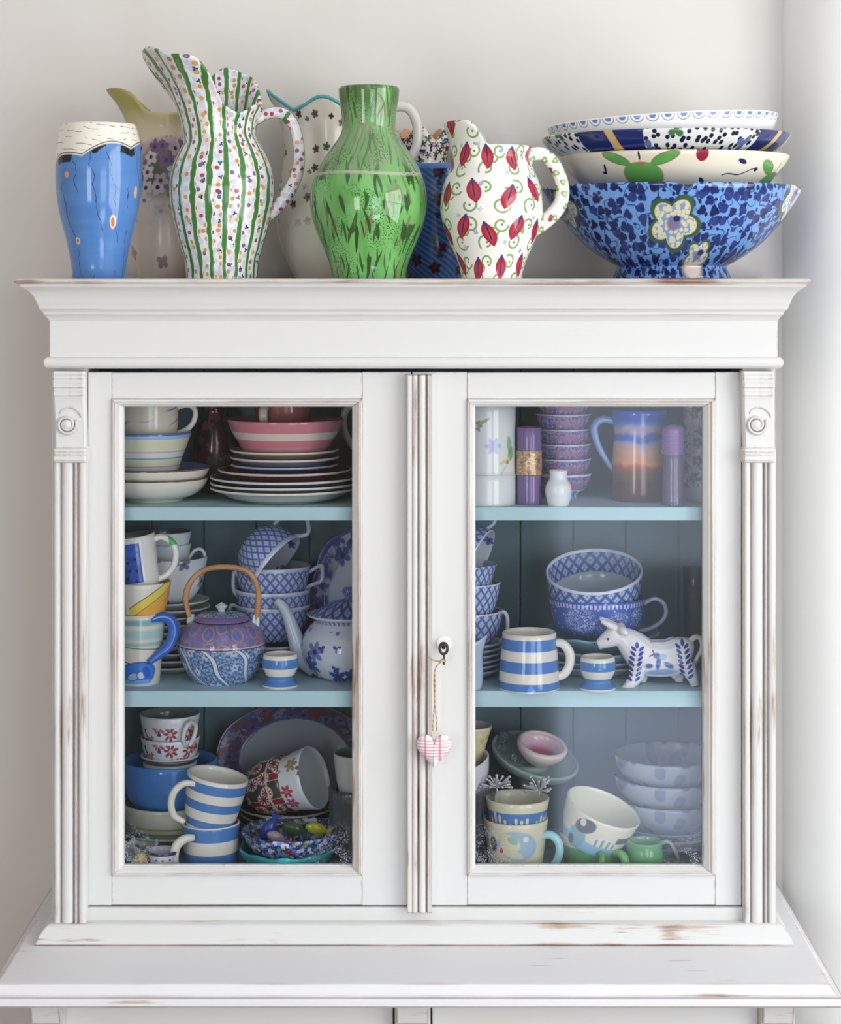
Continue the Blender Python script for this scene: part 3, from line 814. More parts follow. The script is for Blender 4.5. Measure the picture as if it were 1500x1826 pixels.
# --- stack of four bowls
p = P('blue_bowl_glaze', (112, 158, 220), .09); u = p.ang*(p.r*.55+.075)
wob = p.noise(p.vec(u*40.0, p.z*40.0), 1, 2)
uu = u+(wob-.5)*.012; zz = p.z+(p.noise(p.vec(u*40.0+9.0, p.z*40.0), 1, 2)-.5)*.012
p.scatter(uu, zz, .0165, .0064, 3, [(30, 46, 108), (22, 36, 84), (44, 62, 130)], .97, 1.1, None, .2)
p.scatter(uu, zz, .0100, .0026, 0, [(26, 40, 92)], .6, 6.3)
sw = p.noise(p.vec(u*26.0, p.z*30.0), 1, 1); p.over(p.step(((sw*7.0).fract()-.5).abs()-.06, .04)*.9, (28, 44, 104))
def bloom(cu, cv, R):
    d0 = ((u-cu)*(u-cu)+(p.z-cv)*(p.z-cv)).sqrt(); th = p.math('ARCTAN2', p.z-cv, u-cu)
    lobe = (th*2.5+.4).cos().abs()*.36+.66
    p.over(p.step(d0-lobe*(R*1.22), .001), (62, 92, 66)); 
    p.over(p.step(d0-lobe*R, .001), (222, 214, 178))
    v2 = p.vor(p.vec(u*170.0, p.z*170.0)); p.over(p.step(d0-lobe*R*.95, .001)*p.step(.48-E(p, v2.outputs['Distance']), .06), (128, 160, 206))
    p.over(p.step(d0-R*.30, .002), (128, 120, 160)); p.over(p.ell(u, p.z, cu+.004, cv+.006, .005, .004, 0, .2), (40, 48, 100))
bloom(-.016, .075, .033); bloom(.030, .030, .021); bloom(.20, .115, .034); bloom(-.20, .10, .028)
p.over(p.step(p.z-.0225, .001)*p.ell(u, p.z, .030, .012, .02, .012, 0, .3), (216, 200, 190))
def m_bb(th, r, z, zn):
    k = sst(.6, 1, zn)
    return r*(1+.012*k*math.cos(8*th)), z-.006*k*gauss(th, -.02, .05)-.004*k*gauss(th, 1.25, .1)-.004*k*gauss(th, -1.25, .1)
vessel('blue_footed_bowl', 'large blue spotted bowl on a foot with a cream flower, lowest of the stacked bowls', 'bowl', 1198, .118, ZT,
       [(104, 497), (104, 492), (98, 480), (97, 474), (97, 474), (106, 470), (146, 445), (184, 408), (212, 370), (230, 338)], [p.fin(), glaze((110, 150, 210))], .005, mod=m_bb, skip=.022, segs=96, group='stacked bowls on the cabinet top')
p = P('apple_bowl_glaze', (236, 226, 204), .12); u = sides(p, .155)
def apple(cu, cv):
    p.over(p.ell(u, p.z, cu, cv, .031, .019, 0, .05), (172, 120, 70)); p.over(p.ell(u, p.z, cu-.0125, cv+.002, .0165, .0155, 0, .07), (104, 170, 84)); p.over(p.ell(u, p.z, cu+.0125, cv+.002, .0165, .0155, 0, .07), (104, 170, 84))
    for sg in (-1, 1):
        p.over(p.ell(u, p.z, cu+sg*.035, cv+.024, .021, .0072, sg*.35, .06), (150, 100, 60)); p.over(p.ell(u, p.z, cu+sg*.035, cv+.024, .0195, .006, sg*.35, .06), (96, 166, 84))
    p.over(p.ell(u, p.z, cu, cv+.027, .0015, .006, 0, .2), (40, 36, 30))
apple(-.066, .040); apple(.175, .030)
p.over(p.ell(u, p.z, .018, .069, .0085, .010, 0, .06), (150, 34, 56))
for cu, cv, a, b, r in ((.080, .060, .008, .003, -.3), (.025, .033, .007, .003, -.7), (.112, .050, .004, .003, 0), (-.125, .052, .002, .006, -.4), (-.13, .046, .004, .002, 0)):
    p.over(p.ell(u, p.z, cu, cv, a, b, r, .15), (36, 44, 92))
p.over(p.step((p.z-.045-(u-.085)*.18-(u*130.0).sin()*.0022).abs()-.0009, .0005)*p.step((u-.082).abs()-.028, .001), (44, 52, 104))
vessel('apple_bowl', 'cream bowl painted with green apples, second from the bottom of the stacked bowls', 'bowl', 1203, .118, (500-372)/S(.118),
       [(70, 372), (110, 362), (155, 338), (185, 310), (203, 282)], [p.fin(), glaze((236, 228, 208))], .0045, group='stacked bowls on the cabinet top', segs=80)
p = P('spotted_bowl_glaze', (226, 228, 226), .1); u = sides(p, .165)
p.scatter(u, p.z, .0095, .0030, 0, [(26, 34, 62), (22, 30, 56)], .95, 2.1)
p.scatter(u, p.z, .035, .0100, 3, [(72, 116, 68), (96, 110, 160)], .5, 5.5, None, .5)
sec = (u-.034).abs(); nav = p.step(.082-sec, .0008)*p.step(sec-.178, .0008)
p.over(nav, (34, 44, 104))
p.over(p.step((sec-.112-p.z*.25).abs()-.006, .0008), (214, 176, 88))
p.over(p.step((sec-.138+p.z*.2).abs()-.0012, .0005)*nav, (170, 180, 206))
M_sp = p.fin()
vessel('navy_spotted_bowl', 'navy and white bowl with black spots, second from the top of the stacked bowls', 'bowl', 1188, .118, (500-326)/S(.118),
       [(75, 326), (120, 312), (170, 286), (205, 266), (221, 247)], [M_sp, glaze((220, 222, 222))], .004, rot=(0, -.012, 0), group='stacked bowls on the cabinet top', segs=80)
p = P('scallop_bowl_glaze', (240, 240, 238), .1); u = sides(p, .16)
cel = ((u*(1/.0205)).fract()-.5)*.0205; zr = p.z-.0640
rd = (cel*cel+zr*zr).sqrt()
p.over(p.step((rd-.0085).abs()-.0007, .0004)*p.step(zr, .0008), (150, 150, 160)); p.over(p.step(rd-.0048, .0006)*p.step(zr, .0008), (96, 128, 196))
vessel('white_scalloped_bowl', 'white bowl with a small blue scallop border, topmost of the stacked bowls', 'bowl', 1185, .118, (500-298)/S(.118),
       [(85, 298), (120, 290), (170, 268), (193, 246), (206, 218)], [p.fin(), glaze((236, 236, 234))], .004, rot=(0, -.055, 0), group='stacked bowls on the cabinet top', segs=80)
# ================================================================== behind the left door
CORN = (84, 135, 203)
def yz(y, Y): return (CY-y)/S(Y)           # height from eye level of a picture row at depth Y
def hpath(cx, Y, zb, pts):                 # picture points -> local points of a vessel
    s = S(Y); return [((q[0]-cx)/s, q[2] if len(q) > 2 else 0.0, (CY-q[1])/s-zb) for q in pts]
def banded(name, base, bands, rough=.1):   # bands in metres above the foot
    p = P(name, base, rough); p.stripes(bands); return p.fin()
def bandpx(name, base, Y, zb, bands, rough=.1):
    s = S(Y)
    return banded(name, base, [((CY-b)/s-zb, (CY-a)/s-zb, c) for a, b, c in bands], rough)
def lattice(name, R, cell, bg=(120, 146, 204), line=(58, 78, 150), light=(206, 216, 238), squash=1.25, rough=.12):
    p = P(name, bg, rough); u = sides(p, R)
    a = (u*(1/cell)+p.z*(1/(cell*squash))).fract()-.5; b = (u*(1/cell)-p.z*(1/(cell*squash))).fract()-.5
    m = a.abs().max(b.abs())
    p.over(p.step(.43-m, .03), line)
    p.over(p.step(m-.27, .06), light)
    p.over(p.step(a.abs().min(b.abs())-.045, .02)*p.step(m-.2, .03), bg)
    return p
def sprig(name, base, R, cell, size, n, cols, prob, seed, centre=None, rough=.12, lo=None, hi=None):
    p = P(name, base, rough); u = sides(p, R)
    p.scatter(u, p.z, cell, size, n, cols, prob, seed, centre)
    if lo is not None: p.over(p.step(p.z-lo, .001), base)
    if hi is not None: p.over(p.step(hi-p.z, .001), base)
    return p

# ---------------- upper shelf, left stack
G1 = 'dishes stacked at the left end of the upper shelf'
Yb = .125
wb_ = P('ivory_brown_rim', (232, 229, 218), .1); wb_.over(wb_.step(.0318-wb_.z, .0004), (120, 86, 62)); wb_ = wb_.fin()
vessel('cereal_bowl', 'shallow ivory bowl at the bottom of the left stack on the upper shelf', 'bowl', 275, Yb, Z1,
       [(50, 893), (52, 888), (52, 888), (74, 880), (90, 866), (97, 851)], wb_, .003, group=G1, skip=.003)
ub = P('ivory_blue_inner', (228, 226, 216), .1); ub.over(ub.step(.060-ub.r, .001), (110, 130, 186)); ub = ub.fin()
vessel('cereal_bowl', 'shallow ivory bowl with a blue inside border, under the striped yellow bowl', 'bowl', 277, Yb, yz(874, Yb),
       [(46, 874), (50, 870), (72, 862), (90, 848), (97, 833)], [wb_, ub], .003, group=G1)
zb = yz(853, Yb)
mt = bandpx('pastel_banded_bowl', (228, 232, 230), Yb, zb, [(768, 773, (92, 118, 184)), (773, 779, (168, 200, 226)), (781, 797, (228, 230, 196)), (800, 803, (226, 190, 170)), (812, 815, (138, 176, 206)),
            (815, 826, (226, 228, 190)), (827, 829, (190, 170, 190)), (836, 838, (150, 168, 190))])
vessel('banded_bowl', 'bowl with pastel yellow and blue bands, on the left of the upper shelf', 'bowl', 262, Yb, zb,
       [(50, 853), (55, 843), (61, 822), (71, 795), (80, 770)], [mt, glaze((220, 220, 210))], .003, group=G1)
p = P('cream_blue_swirl_mug', (228, 222, 204), .12); u = sides(p, .045)
w = p.noise(p.vec(u*10.0, p.z*14.0), 1, 1)
q = ((p.z*34.0-u*16.0+w*3.5).fract()-.5).abs(); p.over(p.step(q-.055, .03)*p.step(.62-p.noise(p.vec(u*14.0+4.0, p.z*9.0), 1, 1)*1.25, .05), (118, 134, 178))
M_sw = p.fin(); zb = yz(812, Yb)
vessel('swirl_mug', 'cream mug with loose blue lines standing in the pastel banded bowl', 'mug', 262, Yb, zb,
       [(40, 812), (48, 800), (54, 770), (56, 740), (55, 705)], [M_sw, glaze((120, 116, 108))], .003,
       handles=[([(312, 728), (335, 722), (348, 732), (346, 750), (334, 765), (312, 775)], 5, glaze((214, 214, 210)))])

# ---------------- upper shelf, plate stack with pink bowl
Yp = .132; G2 = 'plates stacked on the upper shelf behind the left door'
sp_ = S(Yp); XP = X(508, Yp)
def rimplate(name, base, rim, r, w=.003):
    p = P(name, base, .1); p.over(p.step(r-w-p.r, .0004), rim); return p.fin()
stack = [(133, 870, (206, 212, 208), (228, 228, 222), .0165, 'large white dinner plate at the very bottom of the plate stack'),
         (133, 861, (150, 128, 118), (224, 222, 216), .0150, 'large brown plate with pale rim, second from the bottom of the plate stack'),
         (133, 851, (96, 116, 150), (226, 224, 218), .0150, 'large plate with blue underside and pale rim, third from the bottom of the plate stack'),
         (119, 838, (120, 62, 70), (220, 206, 200), .0165, 'large maroon plate with pale rim in the middle of the plate stack'),
         (96, 829, (84, 98, 150), (170, 178, 204), .0100, 'small plate with a blue rim directly on the maroon plate'),
         (97, 816, (150, 160, 170), (222, 212, 204), .0125, 'small grey-blue plate with pale rim, second below the pink bowl'),
         (97, 803, (176, 146, 138), (222, 208, 200), .0125, 'small rosy brown plate directly under the pink bowl')]
for hw, y, c, rc, h, lb in stack:
    r = hw/sp_
    dish('plate', lb, 'plate', r, h, rimplate('plate_%d_glaze' % y, c, rc, r), (XP, Yp, EYE+yz(y, Yp)-h), group=G2, t=.0028, foot=.58)
zb = yz(805, Yp)
mt = bandpx('pink_banded_bowl', (226, 200, 196), Yp, zb, [(745, 767, (208, 132, 142)), (767, 780, (222, 210, 198)), (780, 793, (206, 128, 138)), (793, 806, (196, 150, 150))])
vessel('pink_bowl', 'pink and cream banded bowl on top of the plate stack', 'bowl', 509, Yp, zb,
       [(74, 805), (77, 800), (88, 782), (97, 766), (104, 748)], [mt, glaze((176, 120, 124))], .003)
zb = yz(797, Yp)
vessel('rose_cup', 'dark rose cup with a pale handle standing inside the pink bowl', 'cup', 505, Yp, zb,
       [(32, 797), (40, 785), (48, 750), (52, 700)], glaze((150, 84, 88)), .003,
       handles=[([(476, 722, -.032), (474, 728, -.045), (474, 742, -.048), (476, 756, -.034)], 8, glaze((206, 196, 188)), .6)])
Yj = .205
vessel('white_jug', 'white jug with a beaded handle at the right end of the left upper shelf', 'jug', 674, Yj, Z1,
       [(26, 880), (30, 870), (36, 830), (34, 780), (26, 740), (30, 705)], glaze((214, 216, 218)), .003,
       handles=[([(648, 728), (628, 722), (614, 738), (614, 766), (626, 792), (645, 808)], 6.5, glaze((206, 208, 212)))])
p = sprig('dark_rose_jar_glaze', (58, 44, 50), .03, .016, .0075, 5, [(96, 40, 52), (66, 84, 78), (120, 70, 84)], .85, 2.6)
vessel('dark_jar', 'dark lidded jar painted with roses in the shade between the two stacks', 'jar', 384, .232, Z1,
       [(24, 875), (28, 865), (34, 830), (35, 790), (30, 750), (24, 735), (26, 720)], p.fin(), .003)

# ---------------- middle shelf, painted mugs at the left
Ym = .088
p = P('seaside_mug_glaze', (226, 222, 208), .1); u = sides(p, .036)
w = p.noise(p.vec(u*8.0, p.z*40.0), 1, 3)
z_ = p.z+(w-.5)*.012
p.over(p.band(z_, .086, .095, .002)*.85, (96, 176, 192)); p.over(p.band(z_, .066, .080, .002)*.7, (150, 200, 204)); p.over(p.band(z_, .056, .062, .002)*.7, (110, 182, 190))
p.over(p.band(p.z+(u*30.0).sin()*.003, .0535, .0548, .0004), (90, 100, 108))
p.over(p.band(p.z+(u*60.0).sin()*.004, .0305, .0318, .0004)*p.step(u+.004, .001), (110, 100, 90))
p.over(p.ell(u, p.z, -.001, .015, .036, .0195, .22, .05), (30, 56, 120)); p.over(p.ell(u, p.z, -.001, .015, .0345, .018, .22, .06), (56, 128, 222)); p.over(p.band(p.z, .0055, .0095, .0008)*p.step((u+.004).abs()-.03, .004), (120, 176, 236))
p.over(p.ell(u, p.z, -.004, .014, .010, .006, .2, .1), (36, 60, 120)); p.over(p.ell(u, p.z, -.004, .014, .0088, .005, .2, .1), (150, 190, 232)); p.over(p.ell(u, p.z, .009, .016, .007, .006, -.2, .1), (36, 60, 120)); p.over(p.ell(u, p.z, .009, .016, .0058, .005, -.2, .1), (190, 214, 236))
p.over(p.ell(u, p.z, .018, .020, .006, .009, .6, .1), (44, 100, 200)); p.over(p.step(p.z-.0045, .001), (222, 226, 230))
vessel('seaside_mug', 'cream mug with turquoise waves, a blue fish and a blue handle, lowest of three mugs', 'mug', 247, Ym, Z2,
       [(36, 1218), (38, 1214), (41, 1180), (45, 1130), (48, 1092)], p.fin(), .003,
       handles=[([(272, 1100, -.028), (292, 1096, -.018), (308, 1106, -.012), (311, 1128, -.012), (303, 1148, -.018), (287, 1162, -.026), (270, 1174, -.032)], [6, 9, 10, 10, 10, 8, 5], glaze((52, 106, 200)), .9)])
p = P('yellow_dash_mug_glaze', (234, 230, 220), .1); u = sides(p, .042); ze = yz(1103, Ym)
k = p.z-(u*.62+.012)
p.over(p.step(k-.016, .0008)*u.gt(-.014), (60, 56, 50)); p.over(p.step(k-.0145, .0008)*u.gt(-.014), (236, 214, 100)); p.over(p.step(k-.001, .0006)*u.gt(-.014), (110, 80, 40)); p.over(p.step(k, .0006)*u.gt(-.014), (236, 178, 84))
p.over(p.ell(u, p.z, -.030, .034, .011, .03, 0, .2), (198, 180, 150)); p.over(p.ell(u, p.z, -.026, .03, .005, .026, .2, .3)*.5, (150, 134, 110))
vessel('yellow_dash_mug', 'cream mug with a yellow and orange dash, middle of three stacked mugs', 'mug', 251, Ym, ze,
       [(38, 1103), (43, 1092), (49, 1068), (55, 1037)], p.fin(), .003)
p = P('blue_square_mug_glaze', (234, 234, 230), .1); u = sides(p, .031)
bx_ = p.step((u+.0075).abs()-.019, .0006)*p.step((p.z-.040).abs()-.028, .0006)
p.over(bx_, (58, 92, 190)); p.over(bx_*p.step(p.noise(p.vec(u*50.0, p.z*40.0), 1, 2)-.47, .08)*.5, (92, 134, 218))
vo = p.vor(p.vec(u*75.0, p.z*75.0), .5); p.over(bx_*p.step(E(p, vo.outputs['Distance'])-.16, .05), (34, 50, 110))
hm = P('white_green_handle', (232, 232, 228), .1); hm.over(hm.step((hm.z-.062).abs()-.007, .0006)*hm.x.gt(.05), (92, 184, 104))
vessel('blue_square_mug', 'white mug with a blue square and green-dotted handle, tilted on top of two mugs', 'mug', 250, Ym, yz(1048, Ym),
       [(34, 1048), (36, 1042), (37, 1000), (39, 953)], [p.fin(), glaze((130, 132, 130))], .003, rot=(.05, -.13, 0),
       handles=[([(284, 966), (300, 962), (317, 974), (322, 992), (316, 1014), (302, 1030), (284, 1038)], 6, hm.fin(), 1.2)])
# white cups on saucers behind them
Yw = .192; G3 = 'plain white saucers behind the painted mugs'
for i in range(10):
    y = 1188-i*12.5
    dish('saucer', 'plain white saucer in the tall stack behind the painted mugs, %s' % ('lowest', 'second lowest', 'third lowest', 'fourth lowest', 'fifth lowest', 'fifth highest', 'fourth highest', 'third highest', 'second highest', 'highest')[i], 'saucer', 70/S(Yw), .011, glaze((214, 220, 222)), (X(303+(i % 3), Yw), Yw, EYE+yz(y, Yw)-.006), group=G3, t=.0025, foot=.5, segs=40)
p = sprig('grey_flower_cup_glaze', (222, 228, 234), .05, .035, .010, 5, [(120, 124, 150), (150, 150, 172)], .6, 1.5, (80, 76, 90))
M_gf = p.fin()
vessel('white_teacup', 'large white teacup with a grey flower, standing on the tall saucer stack', 'teacup', 304, Yw, yz(1071, Yw),
       [(30, 1071), (40, 1066), (55, 1045), (62, 1020), (66, 993)], [M_gf, glaze((190, 196, 200))], .0025)
vessel('white_teacup', 'white teacup with an arched handle nested in the large grey-flowered teacup', 'teacup', 298, Yw, yz(1018, Yw),
       [(28, 1018), (36, 1006), (40, 985), (43, 970)], [glaze((216, 222, 228)), glaze((180, 186, 192))], .0025,
       handles=[([(334, 1003), (345, 984), (356, 979), (364, 986), (366, 1002)], 3.2, glaze((214, 218, 222)))])
vessel('white_teacup', 'topmost plain white teacup behind the mug with the blue square', 'teacup', 298, Yw, yz(992, Yw),
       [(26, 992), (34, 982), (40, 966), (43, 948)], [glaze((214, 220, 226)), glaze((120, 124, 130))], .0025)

# ---------------- cane-handled teapot
Yt = .102; s_ = S(Yt)
p = P('imari_teapot_glaze', (74, 110, 164), .08); u = sides(p, .058)
nn = p.noise(p.vec(u*260.0, p.z*260.0), 1, 3); p.over(p.step(.52-nn, .08)*.9, (170, 192, 218))
p.scatter(u, p.z, .020, .0058, 5, [(206, 220, 234), (186, 204, 228)], .7, 3.1, (90, 120, 170))
cu = p.z*.8+(p.z*110.0).sin()*.006
for k in range(-3, 5):
    q = (u+cu-.020-k*.046).abs(); p.over(p.step(q-.0042, .0005), (36, 60, 110)); p.over(p.step(q-.0029, .0005), (216, 228, 238))
up = p.step(.0555-p.z, .0006)
nm = p.noise(p.vec(u*40.0, p.z*40.0), 1, 3)
p.over(up, (120, 108, 164)); p.over(up*p.step(.5-nm, .1)*.7, (150, 130, 186))
vo = p.vor(p.vec(u*42.0, p.z*42.0), .6); dd = E(p, vo.outputs['Distance'])
p.over(up*p.step((dd-.36).abs()-.03, .02), (196, 150, 120)); p.over(up*p.step(dd-.20, .03)*.8, (104, 120, 196))
v3 = p.vor(p.vec(u*150.0, p.z*150.0)); p.over(up*p.step(E(p, v3.outputs['Distance'])-.2, .06)*.6, (110, 168, 170))
p.over(p.band(p.z, .0540, .0562, .0003), (202, 188, 192)); p.over(p.band(p.z, .0525, .0540, .0003), (108, 60, 70))
tp = vessel('cane_handled_teapot', 'blue and purple patterned teapot with a tall bent cane handle', 'teapot', 395, Yt, Z2,
       [(48, 1216), (50, 1213), (66, 1190), (75, 1166), (78, 1148), (74, 1130), (64, 1114), (50, 1106)], p.fin(), .003, force=True, segs=64)
p = P('teapot_lid_glaze', (84, 108, 170), .08); n_ = p.noise(p.vec(p.x*300.0, p.y*300.0), 1, 2); p.over(p.step(.5-n_, .1), (168, 184, 216))
for a_ in (.5, -1.2, 1.6, 2.8): 
    q = (p.x*math.cos(a_)+p.y*math.sin(a_)-.012).abs(); p.over(p.step(q-.0022, .0004), (40, 56, 104)); p.over(p.step(q-.0012, .0004), (220, 226, 236))
p.over(p.step(.033-p.r, .0005), (126, 104, 160))
lid = lathe('lid', [(50/s_, 0), (50/s_, .0015), (42/s_, .007), (26/s_, .0105), (8/s_, .012), (.0001, .012)], p.fin(), tp, solid=True, segs=40, loc=(0, 0, yz(1105, Yt)-Z2))
lathe('knob', [(6/s_, 0), (7/s_, .003), (7/s_, .003), (11.5/s_, .0075), (11.5/s_, .0085), (6/s_, .011), (.0002, .0135)], glaze((222, 228, 228), .12), lid, solid=True, segs=6, loc=(0, 0, .0115))
p = P('bent_cane', (200, 152, 104), .45); st = p.noise(p.vec(p.x*60.0, p.y*400.0, p.z*60.0), 1, 3); p.over(p.step(.52-st, .1)*.6, (164, 110, 68)); M_cane = p.fin()
cane = tube('cane_handle', hpath(395, Yt, Z2, [(338, 1100), (331, 1072), (334, 1050), (346, 1030), (368, 1015), (400, 1011), (434, 1015), (452, 1030), (460, 1052), (461, 1078), (457, 1104)]), [4.5/s_, 5/s_, 5.5/s_]+[5/s_]*6+[4.6/s_, 4/s_], M_cane, tp, seg=10)
tube('cane_joint', hpath(395, Yt, Z2, [(332, 1072), (331.5, 1068), (332, 1063)]), [5/s_, 6.6/s_, 5/s_], M_cane, cane, seg=10)
for k in range(7):
    y = 1068+k*4.2; tube('cane_binding', hpath(395, Yt, Z2, [(461.2-k*.4, y), (461-k*.4, y+3.4)]), 6/s_, M_cane, cane, seg=10, sub=1)
for pts in ([(340, 1116), (337, 1108), (338, 1094)], [(343, 1118), (343, 1108), (344, 1095)], [(449, 1118), (453, 1108), (454, 1096)], [(456, 1120), (459, 1110), (459, 1098)]):
    tube('lug', hpath(395, Yt, Z2, pts), [6/s_, 4.5/s_, 3/s_], glaze((206, 218, 222)), tp, seg=8)
tube('spout', hpath(395, Yt, Z2, [(345, 1178, .02), (325, 1168, .032), (313, 1145, .04), (308, 1118, .045)]), [16/s_, 12/s_, 9/s_, 7/s_], glaze((190, 200, 190)), tp, seg=14)

# ---------------- egg cups (two alike)
def eggcup(label, cx, Y, src=None):
    if src is None:
        Y0, z0 = .065, Z2
        mt = bandpx('blue_banded_eggcup', (236, 232, 222), Y0, z0, [(1172, 1188, CORN), (1202, 1219, CORN)])
        return vessel('egg_cup', label, 'egg cup', cx, Y, Z2, [(31, 1224), (32.5, 1221), (31, 1217.5), (24, 1212), (23, 1207), (27, 1200), (31.5, 1189), (32, 1178), (29.5, 1166)], [mt, glaze((232, 228, 216))], .003, group='blue and white banded egg cups', skip=.022, segs=48)
    c = src.copy(); COL.objects.link(c); c.location = (X(cx, Y), Y, EYE+Z2); c['label'] = label
    return c
ec = eggcup('blue and white banded egg cup in front of the cane-handled teapot', 500, .062)
eggcup('blue and white banded egg cup between the banded mug and the cow creamer', 1066, .042, ec)

# ---------------- lattice cups behind, and the tipped one
Yl = .205; s_ = S(Yl); G4 = 'blue lattice teacups behind the left door'
lp = lattice('blue_lattice_cup', .050, .0130, (138, 158, 208), (76, 94, 162), (208, 216, 236)); ulat = sides(lp, .05)
lp.over(lp.step(.0465-lp.z, .0003), (190, 202, 230)); lp.over(lp.step(.0495-lp.z, .0003), (214, 220, 236)); M_lat = lp.fin()
M_latin = glaze((176, 186, 206))
for i, (y, lb) in enumerate(((1188, 'lowest'), (1176, 'second lowest'), (1164, 'second highest'), (1152, 'highest'))):
    dish('saucer', 'pale blue saucer under the lattice teacups, %s of four' % lb, 'saucer', 74/s_, .013, glaze((176, 186, 204)), (X(487, Yl), Yl, EYE+yz(y, Yl)-.007), group='saucers under the left lattice teacups', segs=40)
for i, (y, lb, hd) in enumerate(((1139, 'blue lattice teacup at the bottom of the stack behind the cane handle', [(430, 1085), (412, 1080), (410, 1108), (432, 1122)]),
                             (1112, 'blue lattice teacup in the middle of the stack behind the cane handle', [(428, 1030), (418, 1020), (417, 1052), (430, 1068)]),
                             (1070, 'blue lattice teacup with angular handle, upright at the top of the left stack', [(548, 1022), (572, 1008), (575, 1018), (573, 1036), (556, 1043), (540, 1052)]))):
    vessel('lattice_teacup', lb, 'teacup', 487, Yl, yz(y, Yl), [(40, y), (46, y-4), (58, y-22), (63, y-40), (67, y-62)], [M_lat, M_latin], .0025,
           handles=[([(a, b) for a, b in hd], 3.6, glaze((186, 196, 216)))], group=G4)
p = sprig('flower_cup_inside', (196, 204, 216), .045, .03, .008, 5, [(70, 86, 150), (96, 110, 170)], .7, 4.0, (50, 60, 120))
vessel('lattice_teacup', 'blue lattice teacup tipped over on top of the left stack', 'teacup', 448, Yl-.008, yz(962, Yl),
       [(32, 962), (40, 958), (51, 942), (57, 926), (60, 900)], [M_lat, p.fin()], .0025, rot=(.28, 2.25, 0), group=G4,
       handles=[([(396, 910), (372, 890), (352, 915), (362, 945), (404, 948)], 4.2, glaze((180, 190, 206)))])

# ---------------- blue and white teapot at the right of the middle shelf
Yt2 = .135; s_ = S(Yt2)
p = P('blue_flower_teapot_glaze', (206, 212, 226), .1); u = sides(p, .062)
p.scatter(u, p.z, .032, .0135, 6, [(54, 74, 150), (112, 128, 186), (70, 90, 160)], .75, 2.9, (44, 58, 120), .4)
p.scatter(u, p.z, .022, .0058, 3, [(60, 80, 152)], .5, 7.9, None, .55)
p.over(p.step(.073-p.z, .0006), (206, 212, 226))
p.over(p.band(p.z, .0800, .0860, .0004), (110, 124, 176)); p.over(p.band(p.z, .0800, .0860, .0004)*p.step((p.ang*44.0).sin()-.1, .2), (196, 204, 224))
t2 = vessel('flower_teapot', 'white teapot with blue flowers and a long pale spout on the middle shelf', 'teapot', 622, Yt2, Z2,
       [(46, 1212), (50, 1208), (64, 1198), (80, 1176), (85, 1152), (79, 1128), (64, 1110), (60, 1104), (74, 1096)], [p.fin(), M_latin], .003, force=True)
lp = lattice('teapot_lid_lattice', .045, .016, (96, 116, 176), (50, 66, 130), (170, 182, 214)); 
lathe('lid', [(66/s_, 0), (64/s_, .003), (48/s_, .012), (28/s_, .020), (9/s_, .024), (7/s_, .028), (12/s_, .034), (8/s_, .040), (.0002, .041)], lp.fin(), t2, solid=True, loc=(0, 0, yz(1097, Yt2)-Z2))
tube('spout', hpath(622, Yt2, Z2, [(565, 1185, 0), (540, 1170, 0), (526, 1135, 0), (516, 1105, 0), (505, 1082, 0), (492, 1070, 0)]), [24/s_, 19/s_, 14/s_, 11/s_, 9/s_, 7.5/s_], glaze((186, 196, 212)), t2, seg=16)

# ---------------- platters standing at the back
def platter(name, label, cx, y, Y, hw, hh, mat, lean, n=0, amp=0.0):
    r = hw/S(Y)
    def md(th, rr, z, zn): return rr*(1+amp*math.cos(n*th)*sst(.55*r, r, rr)), z
    o = dish(name, label, 'platter', r, .016, mat, (X(cx, Y), Y, EYE+yz(y, Y)), (PI/2-lean, 0, 0), t=.0035, foot=.6, mod=md if n else None, segs=72)
    o.scale = (1, hh/hw, 1)
    return o
p = P('blue_oval_platter_glaze', (176, 184, 206), .14)
p.over(p.step(.055-p.r, .002), (84, 90, 150)); v = p.noise(p.vec(p.x*90.0, p.y*90.0), 1, 3); p.over(p.step(.055-p.r, .002)*p.step(.52-v, .05), (176, 184, 210))
p.scatter(p.x, p.y, .030, .011, 5, [(60, 70, 130), (80, 90, 150)], .55, 3.5, (50, 56, 110), .45); p.over(p.step(.077-p.r, .001), (74, 80, 140))
platter('oval_platter', 'blue and white oval platter with scalloped rim standing behind the flower teapot', 652, 1066, .245, 100, 132, p.fin(), .10, 8, .03)
p = P('rose_border_platter_glaze', (126, 136, 148), .16)
bd = p.step(.086-p.r, .001); p.over(bd, (70, 66, 88))
vo = p.vor(p.vec(p.x*120.0, p.y*120.0)); sc_ = p.node('ShaderNodeSeparateColor'); p.nt.links.new(vo.outputs['Color'], sc_.inputs[0]); rr = E(p, sc_.outputs[0])
p.over(bd*rr.lt(.35), (92, 62, 70)); p.over(bd*rr.gt(.78), (104, 106, 132)); p.over(bd*p.step(E(p, vo.outputs['Distance'])-.18, .05), (64, 58, 86))
p.over(p.band(p.r, .083, .088, .0006), (70, 70, 104)); p.over(p.step(.117-p.r, .0005), (64, 60, 90))
p.scatter(p.x-.012, p.y-.0, .026, .0105, 5, [(70, 76, 120), (104, 66, 84), (84, 88, 130)], .8, 3.3, (58, 46, 70), .45)
p.over(p.step(.036-((p.x-.01)*(p.x-.01)+p.y*p.y).sqrt(), .004)*p.step(p.r-.082, .001), (126, 136, 148))
platter('rose_border_platter', 'large grey platter with a dark rose border standing at the back of the lower shelf', 528, 1362, .248, 144, 116, p.fin(), .10, 6, .018)

